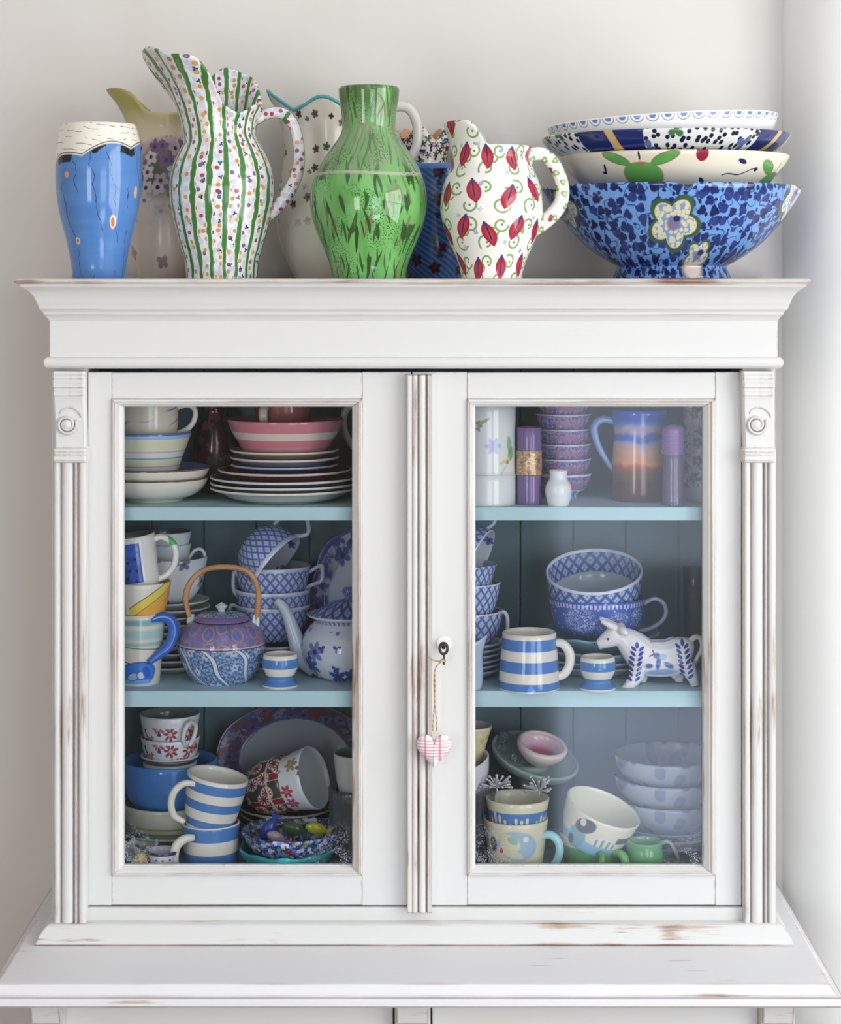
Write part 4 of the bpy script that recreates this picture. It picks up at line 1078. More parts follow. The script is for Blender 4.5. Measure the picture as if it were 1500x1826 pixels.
# ---------------- lower shelf, left stack
Yk = .185; G5 = 'stack at the left of the lower shelf'; s_ = S(Yk)
dish('dish', 'grey-green dish at the bottom of the stack in the lower left corner', 'dish', 92/s_, .016, glaze((150, 164, 160)), (X(300, Yk), Yk, EYE+Z3), group=G5)
dish('dish', 'pale grey dish under the cream bowl in the lower left corner', 'dish', 90/s_, .016, glaze((186, 196, 190)), (X(302, Yk), Yk, EYE+Z3+.009), group=G5)
zb = Z3+.0145
mt = bandpx('cream_ridged_bowl', (214, 216, 192), Yk, zb, [(1426, 1432, (222, 222, 206)), (1459, 1463, (176, 172, 120)), (1470, 1474, (150, 158, 150))], .12)
vessel('cream_bowl', 'cream bowl with thin olive lines under the plain blue bowl', 'bowl', 302, Yk, zb, [(52, 1488), (60, 1482), (74, 1466), (82, 1448), (85, 1428)], mt, .004, group=G5)
vessel('blue_bowl', 'plain bright blue deep bowl under the floral teacups', 'bowl', 303, Yk, yz(1446, Yk), [(50, 1446), (58, 1440), (74, 1420), (82, 1390), (84, 1354)], glaze((78, 140, 214), .08), .004, group=G5)
p = P('bouquet_cup_glaze', (230, 232, 236), .1); u = sides(p, .043)
p.scatter(u, p.z, .021, .0105, 7, [(222, 150, 104), (150, 70, 110), (196, 84, 84), (176, 110, 150)], .85, 1.9, (236, 200, 130), .5)
p.scatter(u, p.z, .013, .0035, 3, [(110, 140, 90), (96, 60, 100)], .45, 5.2, None, .5)
p.over(p.step(.0305-p.z, .001), (230, 232, 236)); p.over(p.step(p.z-.0045, .0006), (228, 230, 234)); M_bq = p.fin()
vessel('added_bowl', 'small white bowl added unseen inside the plain blue bowl to support the floral teacups', 'bowl', 303, Yk, yz(1438, Yk), [(34, 1438), (40, 1425), (46, 1390), (48, 1358)], glaze((222, 224, 226)), .003, group=G5)  # unseen bowl, added only to hold up the saucer and floral teacups
dish('saucer', 'white saucer under the two floral teacups on the blue bowl', 'saucer', 52/s_, .008, glaze((226, 228, 232)), (X(303, Yk), Yk, EYE+yz(1357, Yk)), group=G5)
vessel('floral_teacup', 'white teacup with orange and purple bouquets, lower of the two', 'teacup', 304, Yk, yz(1355, Yk), [(36, 1355), (42, 1352), (49, 1335), (53, 1313)], [M_bq, glaze((206, 210, 214))], .0025, group=G5, force=True)
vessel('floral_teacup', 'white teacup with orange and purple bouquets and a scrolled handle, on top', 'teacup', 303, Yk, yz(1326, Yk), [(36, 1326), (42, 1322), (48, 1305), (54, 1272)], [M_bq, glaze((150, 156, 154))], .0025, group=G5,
       handles=[([(337, 1322, -.034), (333, 1305, -.043), (338, 1285, -.042), (346, 1278, -.036), (353, 1288, -.026), (350, 1305, -.026), (342, 1322, -.032)], 4, glaze((220, 222, 224)))])
# banded mugs
Yc = .088; z0 = Z3
mA = bandpx('blue_banded_mug_low', (236, 230, 220), Yc, Z3, [(1467, 1491, CORN), (1514, 1536, CORN)], .08)
WH = glaze((236, 232, 222), .1)
vessel('banded_mug', 'blue and white banded mug with a cream handle, lower of the two at left', 'mug', 376, Yc, Z3, [(46, 1540), (48, 1536), (49, 1510), (50, 1488), (52, 1466)], [mA, WH], .0035,
       handles=[([(352, 1479, -.042), (336, 1480, -.048), (322, 1492, -.05), (318, 1515, -.05), (324, 1534, -.046), (340, 1540, -.038)], [6, 8, 8.5, 8.5, 8, 6], WH, .8)], group='blue and white banded mugs')
zb = yz(1476, Yc)
mB = bandpx('blue_banded_mug_high', (236, 230, 220), Yc, zb, [(1385, 1402, CORN), (1418, 1434, CORN), (1452, 1466, CORN)], .08)
vessel('banded_mug', 'blue and white banded mug tilted to the right in the mug below', 'mug', 371, Yc-.003, zb, [(38, 1476), (42, 1471), (49, 1440), (53, 1410), (55, 1380)], [mB, WH], .0035, rot=(.03, .19, 0),
       handles=[([(338, 1392, -.03), (318, 1393, -.034), (304, 1408, -.036), (301, 1430, -.036), (310, 1452, -.034), (330, 1462, -.03)], [5, 6, 6.5, 6.5, 6, 5], WH, .8)], group='blue and white banded mugs')
# little things in the front corner
def m_sc(th, r, z, zn): return r*(1+.06*math.cos(9*th)*zn), z+.003*math.cos(9*th)*zn
vessel('scalloped_dish', 'small white dish with frilled edge in the front left corner', 'dish', 246, .098, Z3, [(22, 1536), (28, 1528), (36, 1506)], glaze((220, 224, 230)), .0025, mod=m_sc)
p = P('lemon_shell_glaze', (226, 196, 128), .25); p.xyz(); p.over(p.step(.5-p.noise(p.vec(p.x*160.0, p.y*160.0, p.z*40.0), 1, 2), .1)*.6, (240, 226, 180)); p.over(p.step(p.z-.006, .004), (196, 150, 90)); M_lem = p.fin()
def m_sh(th, r, z, zn): return r*(1+.10*math.cos(8*th)*math.sin(PI*zn)), z
vessel('sea_shell', 'small yellow fluted sea shell in the front left corner', 'shell', 238, .045, Z3, [(4, 1556), (10, 1550), (13, 1538), (12, 1526), (7, 1518), (1, 1515)], M_lem, solid=True, mod=m_sh, rot=(.2, .5, .4))
vessel('sea_shell', 'small brown sea shell beside the tiny dotted cup', 'shell', 265, .05, Z3, [(3, 1556), (8, 1550), (9, 1542), (6, 1532), (1, 1526)], glaze((140, 116, 96)), solid=True, mod=m_sh, rot=(-.1, -.4, .2))
p = P('dotted_cup_glaze', (222, 222, 232), .12); u = sides(p, .02)
vo = p.vor(p.vec(u*95.0, p.z*95.0), .3); p.over(p.step(E(p, vo.outputs['Distance'])-.15, .04), (60, 60, 90)); p.over(p.step(.0285-p.z, .0004), (64, 64, 96))
vessel('tiny_cup', 'tiny white cup with dark dots and a dark rim in front of the banded mug', 'cup', 291, .042, Z3, [(18, 1554), (21, 1548), (24, 1535), (28, 1516)], [p.fin(), glaze((206, 204, 216))], .002)

# ---------------- lower shelf, right half of the left door
Ys = .207; s_ = S(Ys); G6 = 'dark rimmed saucers under the lying cups'
for i, lb in enumerate(('bottom', 'second', 'third', 'fourth', 'top')):
    r = 86/s_; dish('saucer', 'dark saucer with pale rim under the cups lying on their side, %s of five' % lb, 'saucer', r, .013, rimplate('dark_saucer_%d' % i, (66, 62, 66), (168, 164, 158), r, .0022), (X(512+(i % 2)*3, Ys), Ys, EYE+Z3+.0095*i), group=G6, segs=48)
Yq = .19
p = P('imari_cup_glaze', (74, 70, 64), .12); u = sides(p, .045)
qa = (p.ang*(7/(2*PI))).fract(); p.over(p.step((qa-.5).abs()-.12, .02), (140, 46, 54)); p.over(p.step(((qa-.5).abs()-.14).abs()-.012, .006), (206, 190, 160))
p.scatter(u, p.z, .023, .0100, 0, [(222, 214, 208)], .75, 6.0, None); p.scatter(u, p.z, .023, .0086, 9, [(166, 62, 78), (140, 50, 66)], .75, 6.0, (70, 66, 60), .5)
p.over(p.band(p.z, .045, .048, .0004), (210, 200, 180)); M_im = p.fin()
rt = (0, 1.27, -.40)
vessel('patterned_teacup', 'dark red and green patterned teacup lying on its side on saucers', 'teacup', 452, Yq, yz(1411, Yq), [(32, 1411), (38, 1407), (47, 1385), (50, 1360), (52, 1330)], [M_im, glaze((200, 204, 206))], .0025, rot=rt, group='teacups lying on their side')
p = P('rose_spray_cup_glaze', (222, 226, 230), .1); u = sides(p, .045)
p.scatter(u, p.z, .03, .0105, 6, [(176, 76, 96), (120, 90, 140), (160, 150, 96)], .75, 2.2, (206, 130, 140), .4); M_rs = p.fin()
vessel('rose_teacup', 'white teacup with rose sprays nested in the patterned cup, mouth to the right', 'teacup', 486, Yq-.014, yz(1400, Yq), [(30, 1400), (36, 1396), (46, 1376), (51, 1350), (56, 1318)], [M_rs, glaze((196, 202, 204))], .0022, rot=rt, group='teacups lying on their side')
# cut glass bowl with white cup on it at the door edge
def glassy(name, tint, dens=.25, rough=.05, dif=(200, 215, 220)):
    p = P(name, (255, 255, 255)); nt = p.nt; nt.nodes.remove(p.b); out_ = nt.nodes['Material Output']
    tr = p.node('ShaderNodeBsdfTransparent'); tr.inputs[0].default_value = lin(tint)
    gl = p.node('ShaderNodeBsdfGlossy'); gl.inputs['Roughness'].default_value = rough
    lw = p.node('ShaderNodeFresnel'); lw.inputs[0].default_value = 1.5
    df = p.node('ShaderNodeBsdfDiffuse'); df.inputs[0].default_value = lin(dif)
    a = p.node('ShaderNodeMixShader'); a.inputs[0].default_value = dens
    nt.links.new(tr.outputs[0], a.inputs[1]); nt.links.new(df.outputs[0], a.inputs[2])
    b = p.node('ShaderNodeMixShader'); nt.links.new(lw.outputs[0], b.inputs[0]); nt.links.new(a.outputs[0], b.inputs[1]); nt.links.new(gl.outputs[0], b.inputs[2])
    nt.links.new(b.outputs[0], out_.inputs[0])
    return p.m
M_cut = glassy('cut_glass', (206, 214, 220), .12)
def m_cut(th, r, z, zn): return r*(1+.05*math.cos(16*th+18*zn)*math.cos(16*th-18*zn)), z
vessel('cut_glass_bowl', 'cut glass bowl in the shade at the right edge of the left door', 'bowl', 636, .12, Z3, [(30, 1528), (34, 1522), (46, 1480), (48, 1440), (50, 1404)], M_cut, .004, mod=m_cut, segs=96)
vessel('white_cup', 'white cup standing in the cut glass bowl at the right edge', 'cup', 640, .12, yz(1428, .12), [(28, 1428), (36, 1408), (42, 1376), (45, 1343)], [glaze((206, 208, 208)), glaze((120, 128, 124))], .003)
# teal dish, millefiori bowl and glass fish
Yf = .080; s_ = S(Yf)
def m_td(th, r, z, zn): return r*(1+.025*math.cos(10*th)*zn), z+.0015*math.cos(10*th)*zn
vessel('teal_dish', 'glossy teal lobed dish under the blue mosaic glass bowl', 'dish', 513, Yf, Z3, [(58, 1543), (66, 1540), (80, 1526), (86, 1510)], glaze((44, 150, 156), .08), .004, mod=m_td)
p = P('mosaic_glass', (44, 56, 112), .1); u = sides(p, .06)
vo = p.vor(p.vec(u*210.0, p.z*210.0)); sc_ = p.node('ShaderNodeSeparateColor'); p.nt.links.new(vo.outputs['Color'], sc_.inputs[0]); ra, rb = E(p, sc_.outputs[0]), E(p, sc_.outputs[1]); dd = E(p, vo.outputs['Distance'])
p.over(ra.gt(.45), (96, 120, 180)); p.over(ra.gt(.72), (176, 190, 214)); p.over(ra.lt(.14), (110, 50, 70)); p.over(rb.gt(.86), (80, 150, 120)); p.over(p.step(dd-.12, .05)*.8, (206, 214, 230)); p.over(p.step(dd-.06, .03), (40, 60, 130))
M_mil = p.fin()
vessel('mosaic_glass_bowl', 'blue mosaic glass bowl holding small glass fish, in the teal dish', 'bowl', 520, Yf, yz(1534, Yf), [(40, 1534), (56, 1526), (78, 1502), (90, 1480)], M_mil, .004)
def glass_fish(label, cx, y, Y, ln, col, rot):
    o = thing('glass_fish', label, 'glass ornament', (X(cx, Y), Y, EYE+yz(y, Y)), rot, 'glass fish in the mosaic bowl')
    m = glassy('fish_glass_%d_%d' % (cx, y), col, .6, .05, col)
    vs_, fs_ = [], []
    L = ln/S(Y)
    pr = [(-.5, .04), (-.42, .14), (-.25, .24), (0, .27), (.22, .2), (.38, .09), (.42, .07)]
    q = spline([(a*L, b*L) for a, b in pr], 3)
    for v in q:
        for k in range(12):
            t = 2*PI*k/12; vs_.append((v.x, math.cos(t)*v.y*.7, math.sin(t)*v.y))
    for i in range(len(q)-1):
        for k in range(12): fs_.append((i*12+k, i*12+(k+1) % 12, (i+1)*12+(k+1) % 12, (i+1)*12+k))
    fs_ += [tuple(range(11, -1, -1)), tuple((len(q)-1)*12+k for k in range(12))]
    mesh_obj('body', vs_, fs_, m, o)
    w = .004*L/.03
    tail = [(.38, .05), (.62, .26), (.56, 0), (.62, -.26), (.38, -.05)]
    n = len(tail); tv = [(a*L, -w*.4, b*L) for a, b in tail]+[(a*L, w*.4, b*L) for a, b in tail]
    mesh_obj('tail', tv, [tuple(range(n)), tuple(range(2*n-1, n-1, -1))]+[(i, n+i, n+(i+1) % n, (i+1) % n) for i in range(n)], m, o, smooth=False)
glass_fish('yellow glass fish in the mosaic bowl', 566, 1478, .075, 44, (206, 206, 60), (.2, .3, .2))
glass_fish('blue glass fish sticking up from the mosaic bowl', 480, 1478, .085, 50, (60, 90, 190), (.1, -1.1, .2))
glass_fish('pink and white glass fish lying in the mosaic bowl', 494, 1494, .055, 40, (206, 180, 196), (.2, .5, .3))
glass_fish('green glass fish lying at the back of the mosaic bowl', 524, 1478, .105, 46, (96, 130, 90), (0, .2, -.2))
# ================================================================== behind the right door
# ---------------- upper shelf
Yn = .085
p = P('enamel_canister_glaze', (226, 230, 230), .12); u = sides(p, .043)
def posy(cu, cv, col, R, ctr):
    d0 = ((u-cu)*(u-cu)+(p.z-cv)*(p.z-cv)).sqrt(); th = p.math('ARCTAN2', p.z-cv, u-cu)
    p.over(p.step(d0-((th*6.0).cos()*.22+.78)*R, .0012), col); p.over(p.step(d0-R*.3, .0008), ctr)
posy(.010, .084, (178, 196, 230), .0125, (200, 190, 226)); posy(-.014, .112, (150, 150, 190), .009, (236, 206, 110))
for cu, cv, a, b, r, c in ((.037, .085, .005, .012, .1, (130, 180, 120)), (.040, .072, .006, .010, -.2, (110, 170, 100)), (.028, .062, .010, .0025, .4, (206, 214, 150)), (-.004, .118, .010, .0025, .5, (150, 170, 110)), (.026, .05, .009, .0012, .9, (190, 206, 190))):
    p.over(p.ell(u, p.z, cu, cv, a, b, r, .2)*.85, c)
p.over(p.ell(u, p.z, .033, .0605, .003, .003, 0, .2), (196, 140, 110))
p.over(p.band(p.z, .0455, .0468, .0005)*.5, (190, 196, 198))
vessel('white_canister', 'tall white enamel canister with pastel flowers at the left of the upper right shelf', 'canister', 866, Yn, Z1,
       [(55, 897), (56, 893), (56, 842), (56, 842), (54.5, 838), (54, 790), (54, 715)], p.fin(), .0025)
Yn = .07; s_ = S(Yn)
r_ = thing('candle_holder', 'slim purple glass candle holder with a gold patterned band', 'candle holder', (X(944, Yn), Yn, EYE+Z1))
M_pg = glassy('purple_glass', (178, 160, 206), .55, .12, (160, 136, 196))
lathe('glass_cylinder', [(21/s_, 0), (22/s_, .002), (22/s_, .05), (22/s_, .108)], M_pg, r_, .0025, 40)
p = P('gold_band', (176, 150, 128), .35, .5, .35); u = sides(p, .017); p.over(p.step(.5-p.noise(p.vec(u*330.0, p.z*330.0), 1, 3), .06), (222, 190, 150)); p.over(p.step(p.noise(p.vec(u*120.0, p.z*120.0), 1, 2)-.42, .05)*.7, (120, 96, 92))
b_ = lathe('gold_band', [(22.3/s_, .043), (22.6/s_, .0435), (22.6/s_, .074), (22.3/s_, .0745)], p.fin(), r_, .0004, 40)
lathe('candle', [(15/s_, .0026), (15.5/s_, .006), (15.5/s_, .060), (14/s_, .062), (.0005, .0625)], glaze((150, 124, 190), .5), r_, solid=True, segs=32)
Yn = .155; s_ = S(Yn); G = 'purple patterned bowls in one tall stack'
p = P('purple_bowl_glaze', (102, 84, 144), .12); u = sides(p, .04)
nm = p.noise(p.vec(u*90.0, p.z*90.0), 1, 3); p.over(p.step(((nm*6.0).fract()-.5).abs()-.10, .05)*.8, (178, 170, 206)); p.over(p.step(.56-p.noise(p.vec(u*70.0+9.0, p.z*70.0), 1, 2), .05)*.8, (160, 104, 140)); p.over(p.step(.60-p.noise(p.vec(u*60.0+4.0, p.z*60.0), 1, 2), .04)*.8, (96, 150, 186))
lo = p.step(p.z-.0125, .0004); p.over(lo, (170, 196, 222)); p.over(lo*p.step((p.ang*14.0+p.z*300.0).sin(), .3), (84, 124, 180)); p.over(p.band(p.z, .0122, .0134, .0002), (220, 220, 230)); p.over(p.step(.0332-p.z, .0002), (196, 188, 214))
M_pb = p.fin()
for i, lb in enumerate(('bottom of six with blue and white foot', 'second from the bottom of six', 'third from the bottom of six', 'third from the top of six', 'second from the top of six', 'top of six, cut by the door frame')):
    y = 886-i*26.5
    vessel('purple_bowl', 'small purple bowl in a tall stack, '+lb, 'bowl', 1005, Yn, Z1 if i == 0 else yz(y, Yn), [(24, y), (25, y-5), (25, y-5), (36, y-13), (45, y-26), (50, y-42)], [M_pb, glaze((150, 150, 180))], .002, group=G, skip=.006, segs=48)
vessel('small_white_vase', 'small plain white vase in front of the purple bowls', 'vase', 996, .052, Z1, [(18, 902), (20, 896), (24, 878), (22, 864), (16.5, 855), (15.5, 848), (16.5, 839)], glaze((230, 232, 236), .1), .002)
Yn = .13
p = P('sunset_jug_glaze', (104, 62, 56), .1); u = sides(p, .04); w = p.noise(p.vec(u*26.0, p.z*20.0), 1, 2)
z_ = p.z+(w-.5)*.03
for lo, c in ((.030, (110, 84, 60)), (.045, (176, 88, 70)), (.052, (222, 160, 120)), (.066, (216, 170, 160)), (.078, (184, 170, 206)), (.084, (74, 116, 206)), (.096, (196, 172, 206)), (.106, (120, 150, 220)), (.117, (54, 92, 196))):
    p.over(p.step(lo-z_, .003), c)
p.over(p.step(p.z-.03, .003), (98, 62, 58)); p.over(p.step(.112-p.z, .004), (58, 96, 200))
vessel('sunset_jug', 'jug painted as a blue and pink sunset sky with a slim left handle', 'jug', 1140, Yn, Z1, [(47, 890), (50, 884), (50, 850), (47, 800), (46, 765), (51, 731)], [p.fin(), glaze((96, 110, 160))], .003,
       handles=[([(1098, 752), (1074, 748), (1060, 762), (1066, 792), (1082, 822), (1097, 842)], [6, 7, 7, 6, 5, 4], glaze((120, 146, 200)), .8)])
Yn = .058; s_ = S(Yn)
r_ = thing('salt_mill', 'purple acrylic mill with ribbed cap beside the sunset jug', 'mill', (X(1201, Yn), Yn, EYE+Z1))
lathe('body', [(21/s_, 0), (21/s_, .004), (20/s_, .010), (19.5/s_, .04), (19.5/s_, .072)], glassy('lilac_acrylic', (190, 176, 206), .4, .08, (150, 140, 176)), r_, .002, 32)
cap = [(20/s_, .071)]
for k in range(9): cap += [(21/s_, .073+k*.0035), (20/s_, .0745+k*.0035)]
cap += [(20/s_, .106), (15/s_, .111), (6/s_, .1135), (.0003, .114)]
lathe('ribbed_cap', cap, glaze((140, 104, 168), .2), r_, solid=True, segs=32, sub=2)
Yn = .125
p = P('leaf_jar_glaze', (196, 190, 206), .14); u = sides(p, .035); n1 = p.noise(p.vec(u*60.0, p.z*60.0), 1, 1)
p.over(p.step(((n1*5.0).fract()-.5).abs()-.09, .05), (106, 90, 150)); p.scatter(u, p.z, .026, .008, 5, [(104, 88, 150), (150, 110, 120)], .6, 4.0, (190, 150, 140)); p.over(p.step(p.z-.02, .001), (186, 184, 196))
vessel('leaf_jar', 'lilac jar with purple scrolls at the right edge of the upper shelf', 'jar', 1262, Yn, Z1, [(40, 892), (42, 886), (43, 850), (43, 780), (42, 715)], p.fin(), .003)

# ---------------- middle shelf
Yo = .14; s_ = S(Yo); G = 'lattice teacups at the left of the right door'
for i, lb in enumerate(('lowest', 'second', 'third', 'fourth', 'fifth', 'highest')):
    dish('saucer', 'white saucer under the lattice teacups at left of the right door, %s of six' % lb, 'saucer', 64/s_, .011, glaze((206, 212, 226)), (X(831, Yo), Yo, EYE+Z2+.0075*i), group='saucers under the right lattice teacups', segs=40)
lp = lattice('pale_lattice_cup', .050, .0140, (150, 172, 220), (74, 96, 176), (224, 230, 244)); lp.over(lp.step(.0475-lp.z, .0003), (222, 228, 242)); M_lat2 = lp.fin()
HB = glaze((206, 214, 232))
for y, hw, h, lb, hd in ((1148, 65, 60, 'pale blue lattice teacup with a handle, lowest beside the right door stile', [(888, 1093), (900, 1092), (905, 1105), (903, 1130), (890, 1146)]),
                         (1098, 61, 60, 'pale blue lattice teacup, middle of the three beside the right door stile', None), (1058, 54, 52, 'pale blue lattice teacup, upright on two others beside the right door stile', None)):
    vessel('lattice_teacup', lb, 'teacup', 832, Yo, yz(y, Yo), [(38, y), (46, y-5), (hw-8, y-22), (hw-3, y-42), (hw, y-h)], [M_lat2, M_latin], .0025, handles=[(hd, 3.6, HB)] if hd else (), group=G, force=True)
p = sprig('tipped_cup_inside', (206, 210, 222), .045, .03, .008, 5, [(90, 110, 180), (120, 140, 200)], .7, 4.0, (60, 80, 150))
vessel('lattice_teacup', 'pale lattice teacup tipped over on the stack beside the right door stile', 'teacup', 800, Yo, yz(975, Yo), [(34, 975), (42, 971), (52, 955), (58, 938), (62, 915)], [M_lat2, p.fin()], .0025, rot=(.3, 2.0, 0), group=G,
       handles=[([(748, 930), (722, 918), (712, 945), (724, 968), (752, 962)], 3.6, HB)])
p = P('pale_blue_jug_glaze', (176, 200, 222), .12); p.xyz(); p.over(p.step(.5-p.noise(p.vec(p.x*40.0, p.y*40.0, p.z*40.0), 1, 3), .15)*.5, (206, 220, 234))
def m_sj(th, r, z, zn): 
    k = sst(.7, 1, zn); g = gauss(th, PI*.4, .5); return r*(1+.22*g*k), z+.008*g*k
vessel('pale_blue_jug', 'small pale blue jug at the front left corner of the right middle shelf', 'jug', 836, .045, Z2, [(21, 1229), (24, 1222), (26, 1195), (25, 1165), (28, 1142)], p.fin(), .0025, mod=m_sj)
Yc = .055
mC = bandpx('blue_banded_mug_right', (236, 230, 222), Yc, Z2, [(1135, 1155, CORN), (1173, 1193, CORN), (1211, 1224, CORN)], .08)
vessel('banded_mug', 'blue and white banded mug with a right-hand handle in front of the big cups', 'mug', 944, Yc, Z2, [(53, 1226), (54.5, 1223), (53, 1190), (50, 1155), (48, 1127)], [mC, WH], .0035,
       handles=[([(982, 1146, -.006), (1002, 1146, -.008), (1015, 1162, -.008), (1015, 1184, -.008), (1004, 1201, -.008), (985, 1208, -.006)], [6, 8, 8.5, 8.5, 8, 6], WH, .8)], group='blue and white banded mugs', segs=64)
# big cups on teal dishes
Yg = .168; s_ = S(Yg)
for i, (hw, h, lb) in enumerate(((92, .014, 'white plate at the bottom of the pile under the big blue cups'), (96, .014, 'white plate directly under the teal dishes'))):
    dish('plate', lb, 'plate', hw/s_, h, glaze((202, 212, 218)), (X(1062, Yg), Yg, EYE+Z2+.009*i), group='plates under the teal dishes')
M_tl = glaze((130, 182, 198), .12)
def m_wv(th, r, z, zn): return r*(1+.02*math.cos(14*th)*sst(.5, 1, zn)), z+.0012*math.cos(14*th)*sst(.6, 1, zn)
dish('teal_dish', 'plain teal dish with wavy rim, lower of the two under the big cups', 'dish', 106/s_, .020, M_tl, (X(1066, Yg), Yg, EYE+Z2+.0175), mod=m_wv, group='teal wavy dishes')
dish('teal_dish', 'teal dish with wavy rim directly under the blue flowered cup', 'dish', 108/s_, .024, M_tl, (X(1068, Yg), Yg, EYE+Z2+.0335), mod=m_wv, group='teal wavy dishes', foot=.45)
p = P('blue_flower_cup_glaze', (78, 104, 190), .1); u = sides(p, .066)
lc = p.noise(p.vec(u*210.0, p.z*210.0), 1, 3)
for cu, cv, a, b in ((-.030, .026, .024, .018), (.026, .030, .016, .009), (.004, .014, .010, .010), (.060, .03, .012, .012)):
    p.over(p.ell(u, p.z, cu, cv, a, b, 0, .2)*p.step(((lc*5.0).fract()-.5).abs()-.14, .06), (196, 208, 238))
vo = p.vor(p.vec(u*75.0, p.z*75.0)); p.over(p.step(E(p, vo.outputs['Distance'])-.10, .03), (190, 204, 238))
p.over(p.band(p.z, .0440, .0500, .0003)*p.step((p.ang*70.0).sin()-.2, .2), (200, 210, 238))
zb = yz(1128, Yg)
vessel('blue_breakfast_cup', 'large dark blue flowered cup with a thin looped handle on teal dishes', 'cup', 1065, Yg, zb, [(56, 1128), (64, 1124), (78, 1112), (83, 1092), (86, 1064)], [p.fin(), M_latin], .003, segs=72,
       handles=[([(1143, 1080), (1165, 1068), (1182, 1074), (1188, 1092), (1178, 1110), (1156, 1122), (1138, 1125)], 4, glaze((170, 182, 206)))])
lp = lattice('large_lattice_cup', .066, .0165, (120, 148, 210), (64, 86, 164), (214, 222, 240)); lp.over(lp.step(.0545-lp.z, .0003), (214, 222, 240))
M_ll = lp.fin()
lq = lattice('large_lattice_inside', .066, .0165, (104, 128, 190), (58, 78, 154), (196, 206, 230)); lq.over(lq.step(lq.z-.024, .001), (190, 198, 212)); lq.over(lq.step(.0545-lq.z, .0003), (214, 222, 240))
vessel('lattice_breakfast_cup', 'large blue lattice cup tilted forward so its patterned inside shows', 'cup', 1062, Yg+.012, yz(1083, Yg), [(52, 1083), (62, 1078), (76, 1062), (83, 1040), (86, 1010)], [M_ll, lq.fin()], .003, rot=(.33, -.06, 0), segs=72)
vessel('tall_tumbler', 'tall clear glass tumbler in the dark at the right of the middle shelf', 'tumbler', 1240, .20, Z2, [(19, 1190), (20, 1186), (20, 1130), (22, 1012)], glassy('clear_tumbler_glass', (216, 214, 214), .05), .0018, segs=40)

# ---------------- cow creamer: one continuous remeshed body
Yv = .075; s_ = S(Yv); cxv = 1160
cow = thing('cow_creamer', 'white and blue pottery cow creamer with a windmill painted on its side', 'creamer', (X(cxv, Yv), Yv, EYE+Z2))
def cp(px, py, y=0.0): return ((px-cxv)/s_, y, (CY-py)/s_-Z2)
cv_, cf_ = [], []
def blob(pts, rads, flat=1.0, seg=14, sub=4):
    q = spline([(a[0], a[1], a[2], r) for a, r in zip(pts, rads)], sub); n = len(q); b0 = len(cv_)
    Pn = [Vector(v[:3]) for v in q]; last = None
    for i in range(n):
        d = (Pn[min(i+1, n-1)]-Pn[max(i-1, 0)]).normalized(); b = Vector((0, 1, 0)); b = b-d*b.dot(d)
        if b.length < .15: b = last or d.orthogonal()
        b.normalize(); last = b; a = b.cross(d)
        for k in range(seg):
            t = 2*PI*k/seg; cv_.append(Pn[i]+a*math.cos(t)*q[i][3]+b*math.sin(t)*q[i][3]*flat)
    for i in range(n-1):
        for k in range(seg): cf_.append((b0+i*seg+k, b0+i*seg+(k+1) % seg, b0+(i+1)*seg+(k+1) % seg, b0+(i+1)*seg+k))
    cf_.append(tuple(b0+k for k in range(seg-1, -1, -1))); cf_.append(tuple(b0+(n-1)*seg+k for k in range(seg)))
m_ = 1/s_
blob([cp(1134, 1172), cp(1142, 1173), cp(1165, 1174), cp(1190, 1175), cp(1212, 1169), cp(1226, 1166), cp(1234, 1168)], [22*m_, 31*m_, 33*m_, 32*m_, 34*m_, 29*m_, 14*m_], .78)          # trunk
blob([cp(1146, 1168), cp(1128, 1150), cp(1114, 1138), cp(1104, 1130)], [32*m_, 27*m_, 21*m_, 15*m_], .8)                                                                                    # neck
blob([cp(1112, 1127), cp(1100, 1131), cp(1088, 1138), cp(1074, 1146), cp(1066, 1150)], [14*m_, 19*m_, 17*m_, 11.5*m_, 8*m_], .9)                                                              # head
blob([cp(1078, 1147), cp(1072, 1153), cp(1069, 1157)], [7*m_, 5*m_, 3.5*m_], .9)                                                                                                           # jaw
for sg in (-1, 1):
    blob([cp(1138, 1184, sg*.010), cp(1132, 1204, sg*.013), cp(1117, 1222, sg*.016), cp(1108, 1226+(0), sg*.017)] if sg < 0 else [cp(1150, 1190, .010), cp(1148, 1205, .013), cp(1146, 1219, .014)], [18*m_, 13*m_, 9*m_, 7*m_] if sg < 0 else [12*m_, 10*m_, 9*m_])
    blob([cp(1222, 1184, sg*.010), cp(1231, 1200, sg*.013), cp(1236, 1213, sg*.014), cp(1238, 1219, sg*.014)] if sg < 0 else [cp(1216, 1188, .01), cp(1214, 1205, .013), cp(1213, 1219, .013)], [18*m_, 12*m_, 9*m_, 8*m_] if sg < 0 else [12*m_, 10*m_, 8*m_])
    blob([cp(1104, 1120, sg*.008), cp(1110, 1122, sg*.016), cp(1117, 1128, sg*.020)], [7*m_, 8*m_, 4*m_])                                                                                   # ears
    blob([cp(1100, 1120, sg*.006), cp(1086, 1112, sg*.011), cp(1071, 1105, sg*.011)], [7.5*m_, 6.5*m_, 3.5*m_])                                                                                 # horns
blob([cp(1202, 1190), cp(1203, 1202), cp(1203, 1210)], [14*m_, 9*m_, 4*m_])                                                                                                                # udder
blob([cp(1222, 1150), cp(1240, 1136), cp(1250, 1140), cp(1252, 1156), cp(1244, 1172), cp(1238, 1186)], [6*m_, 5*m_, 4.5*m_, 4.5*m_, 4*m_, 4.5*m_])                                          # tail
p = P('cow_creamer_glaze', (236, 234, 238), .08); p.xyz()
ux, uz = p.x, p.z
def cpm(px, py): q = cp(px, py); return q[0], q[2]
fr_ = p.y.lt(-.004)
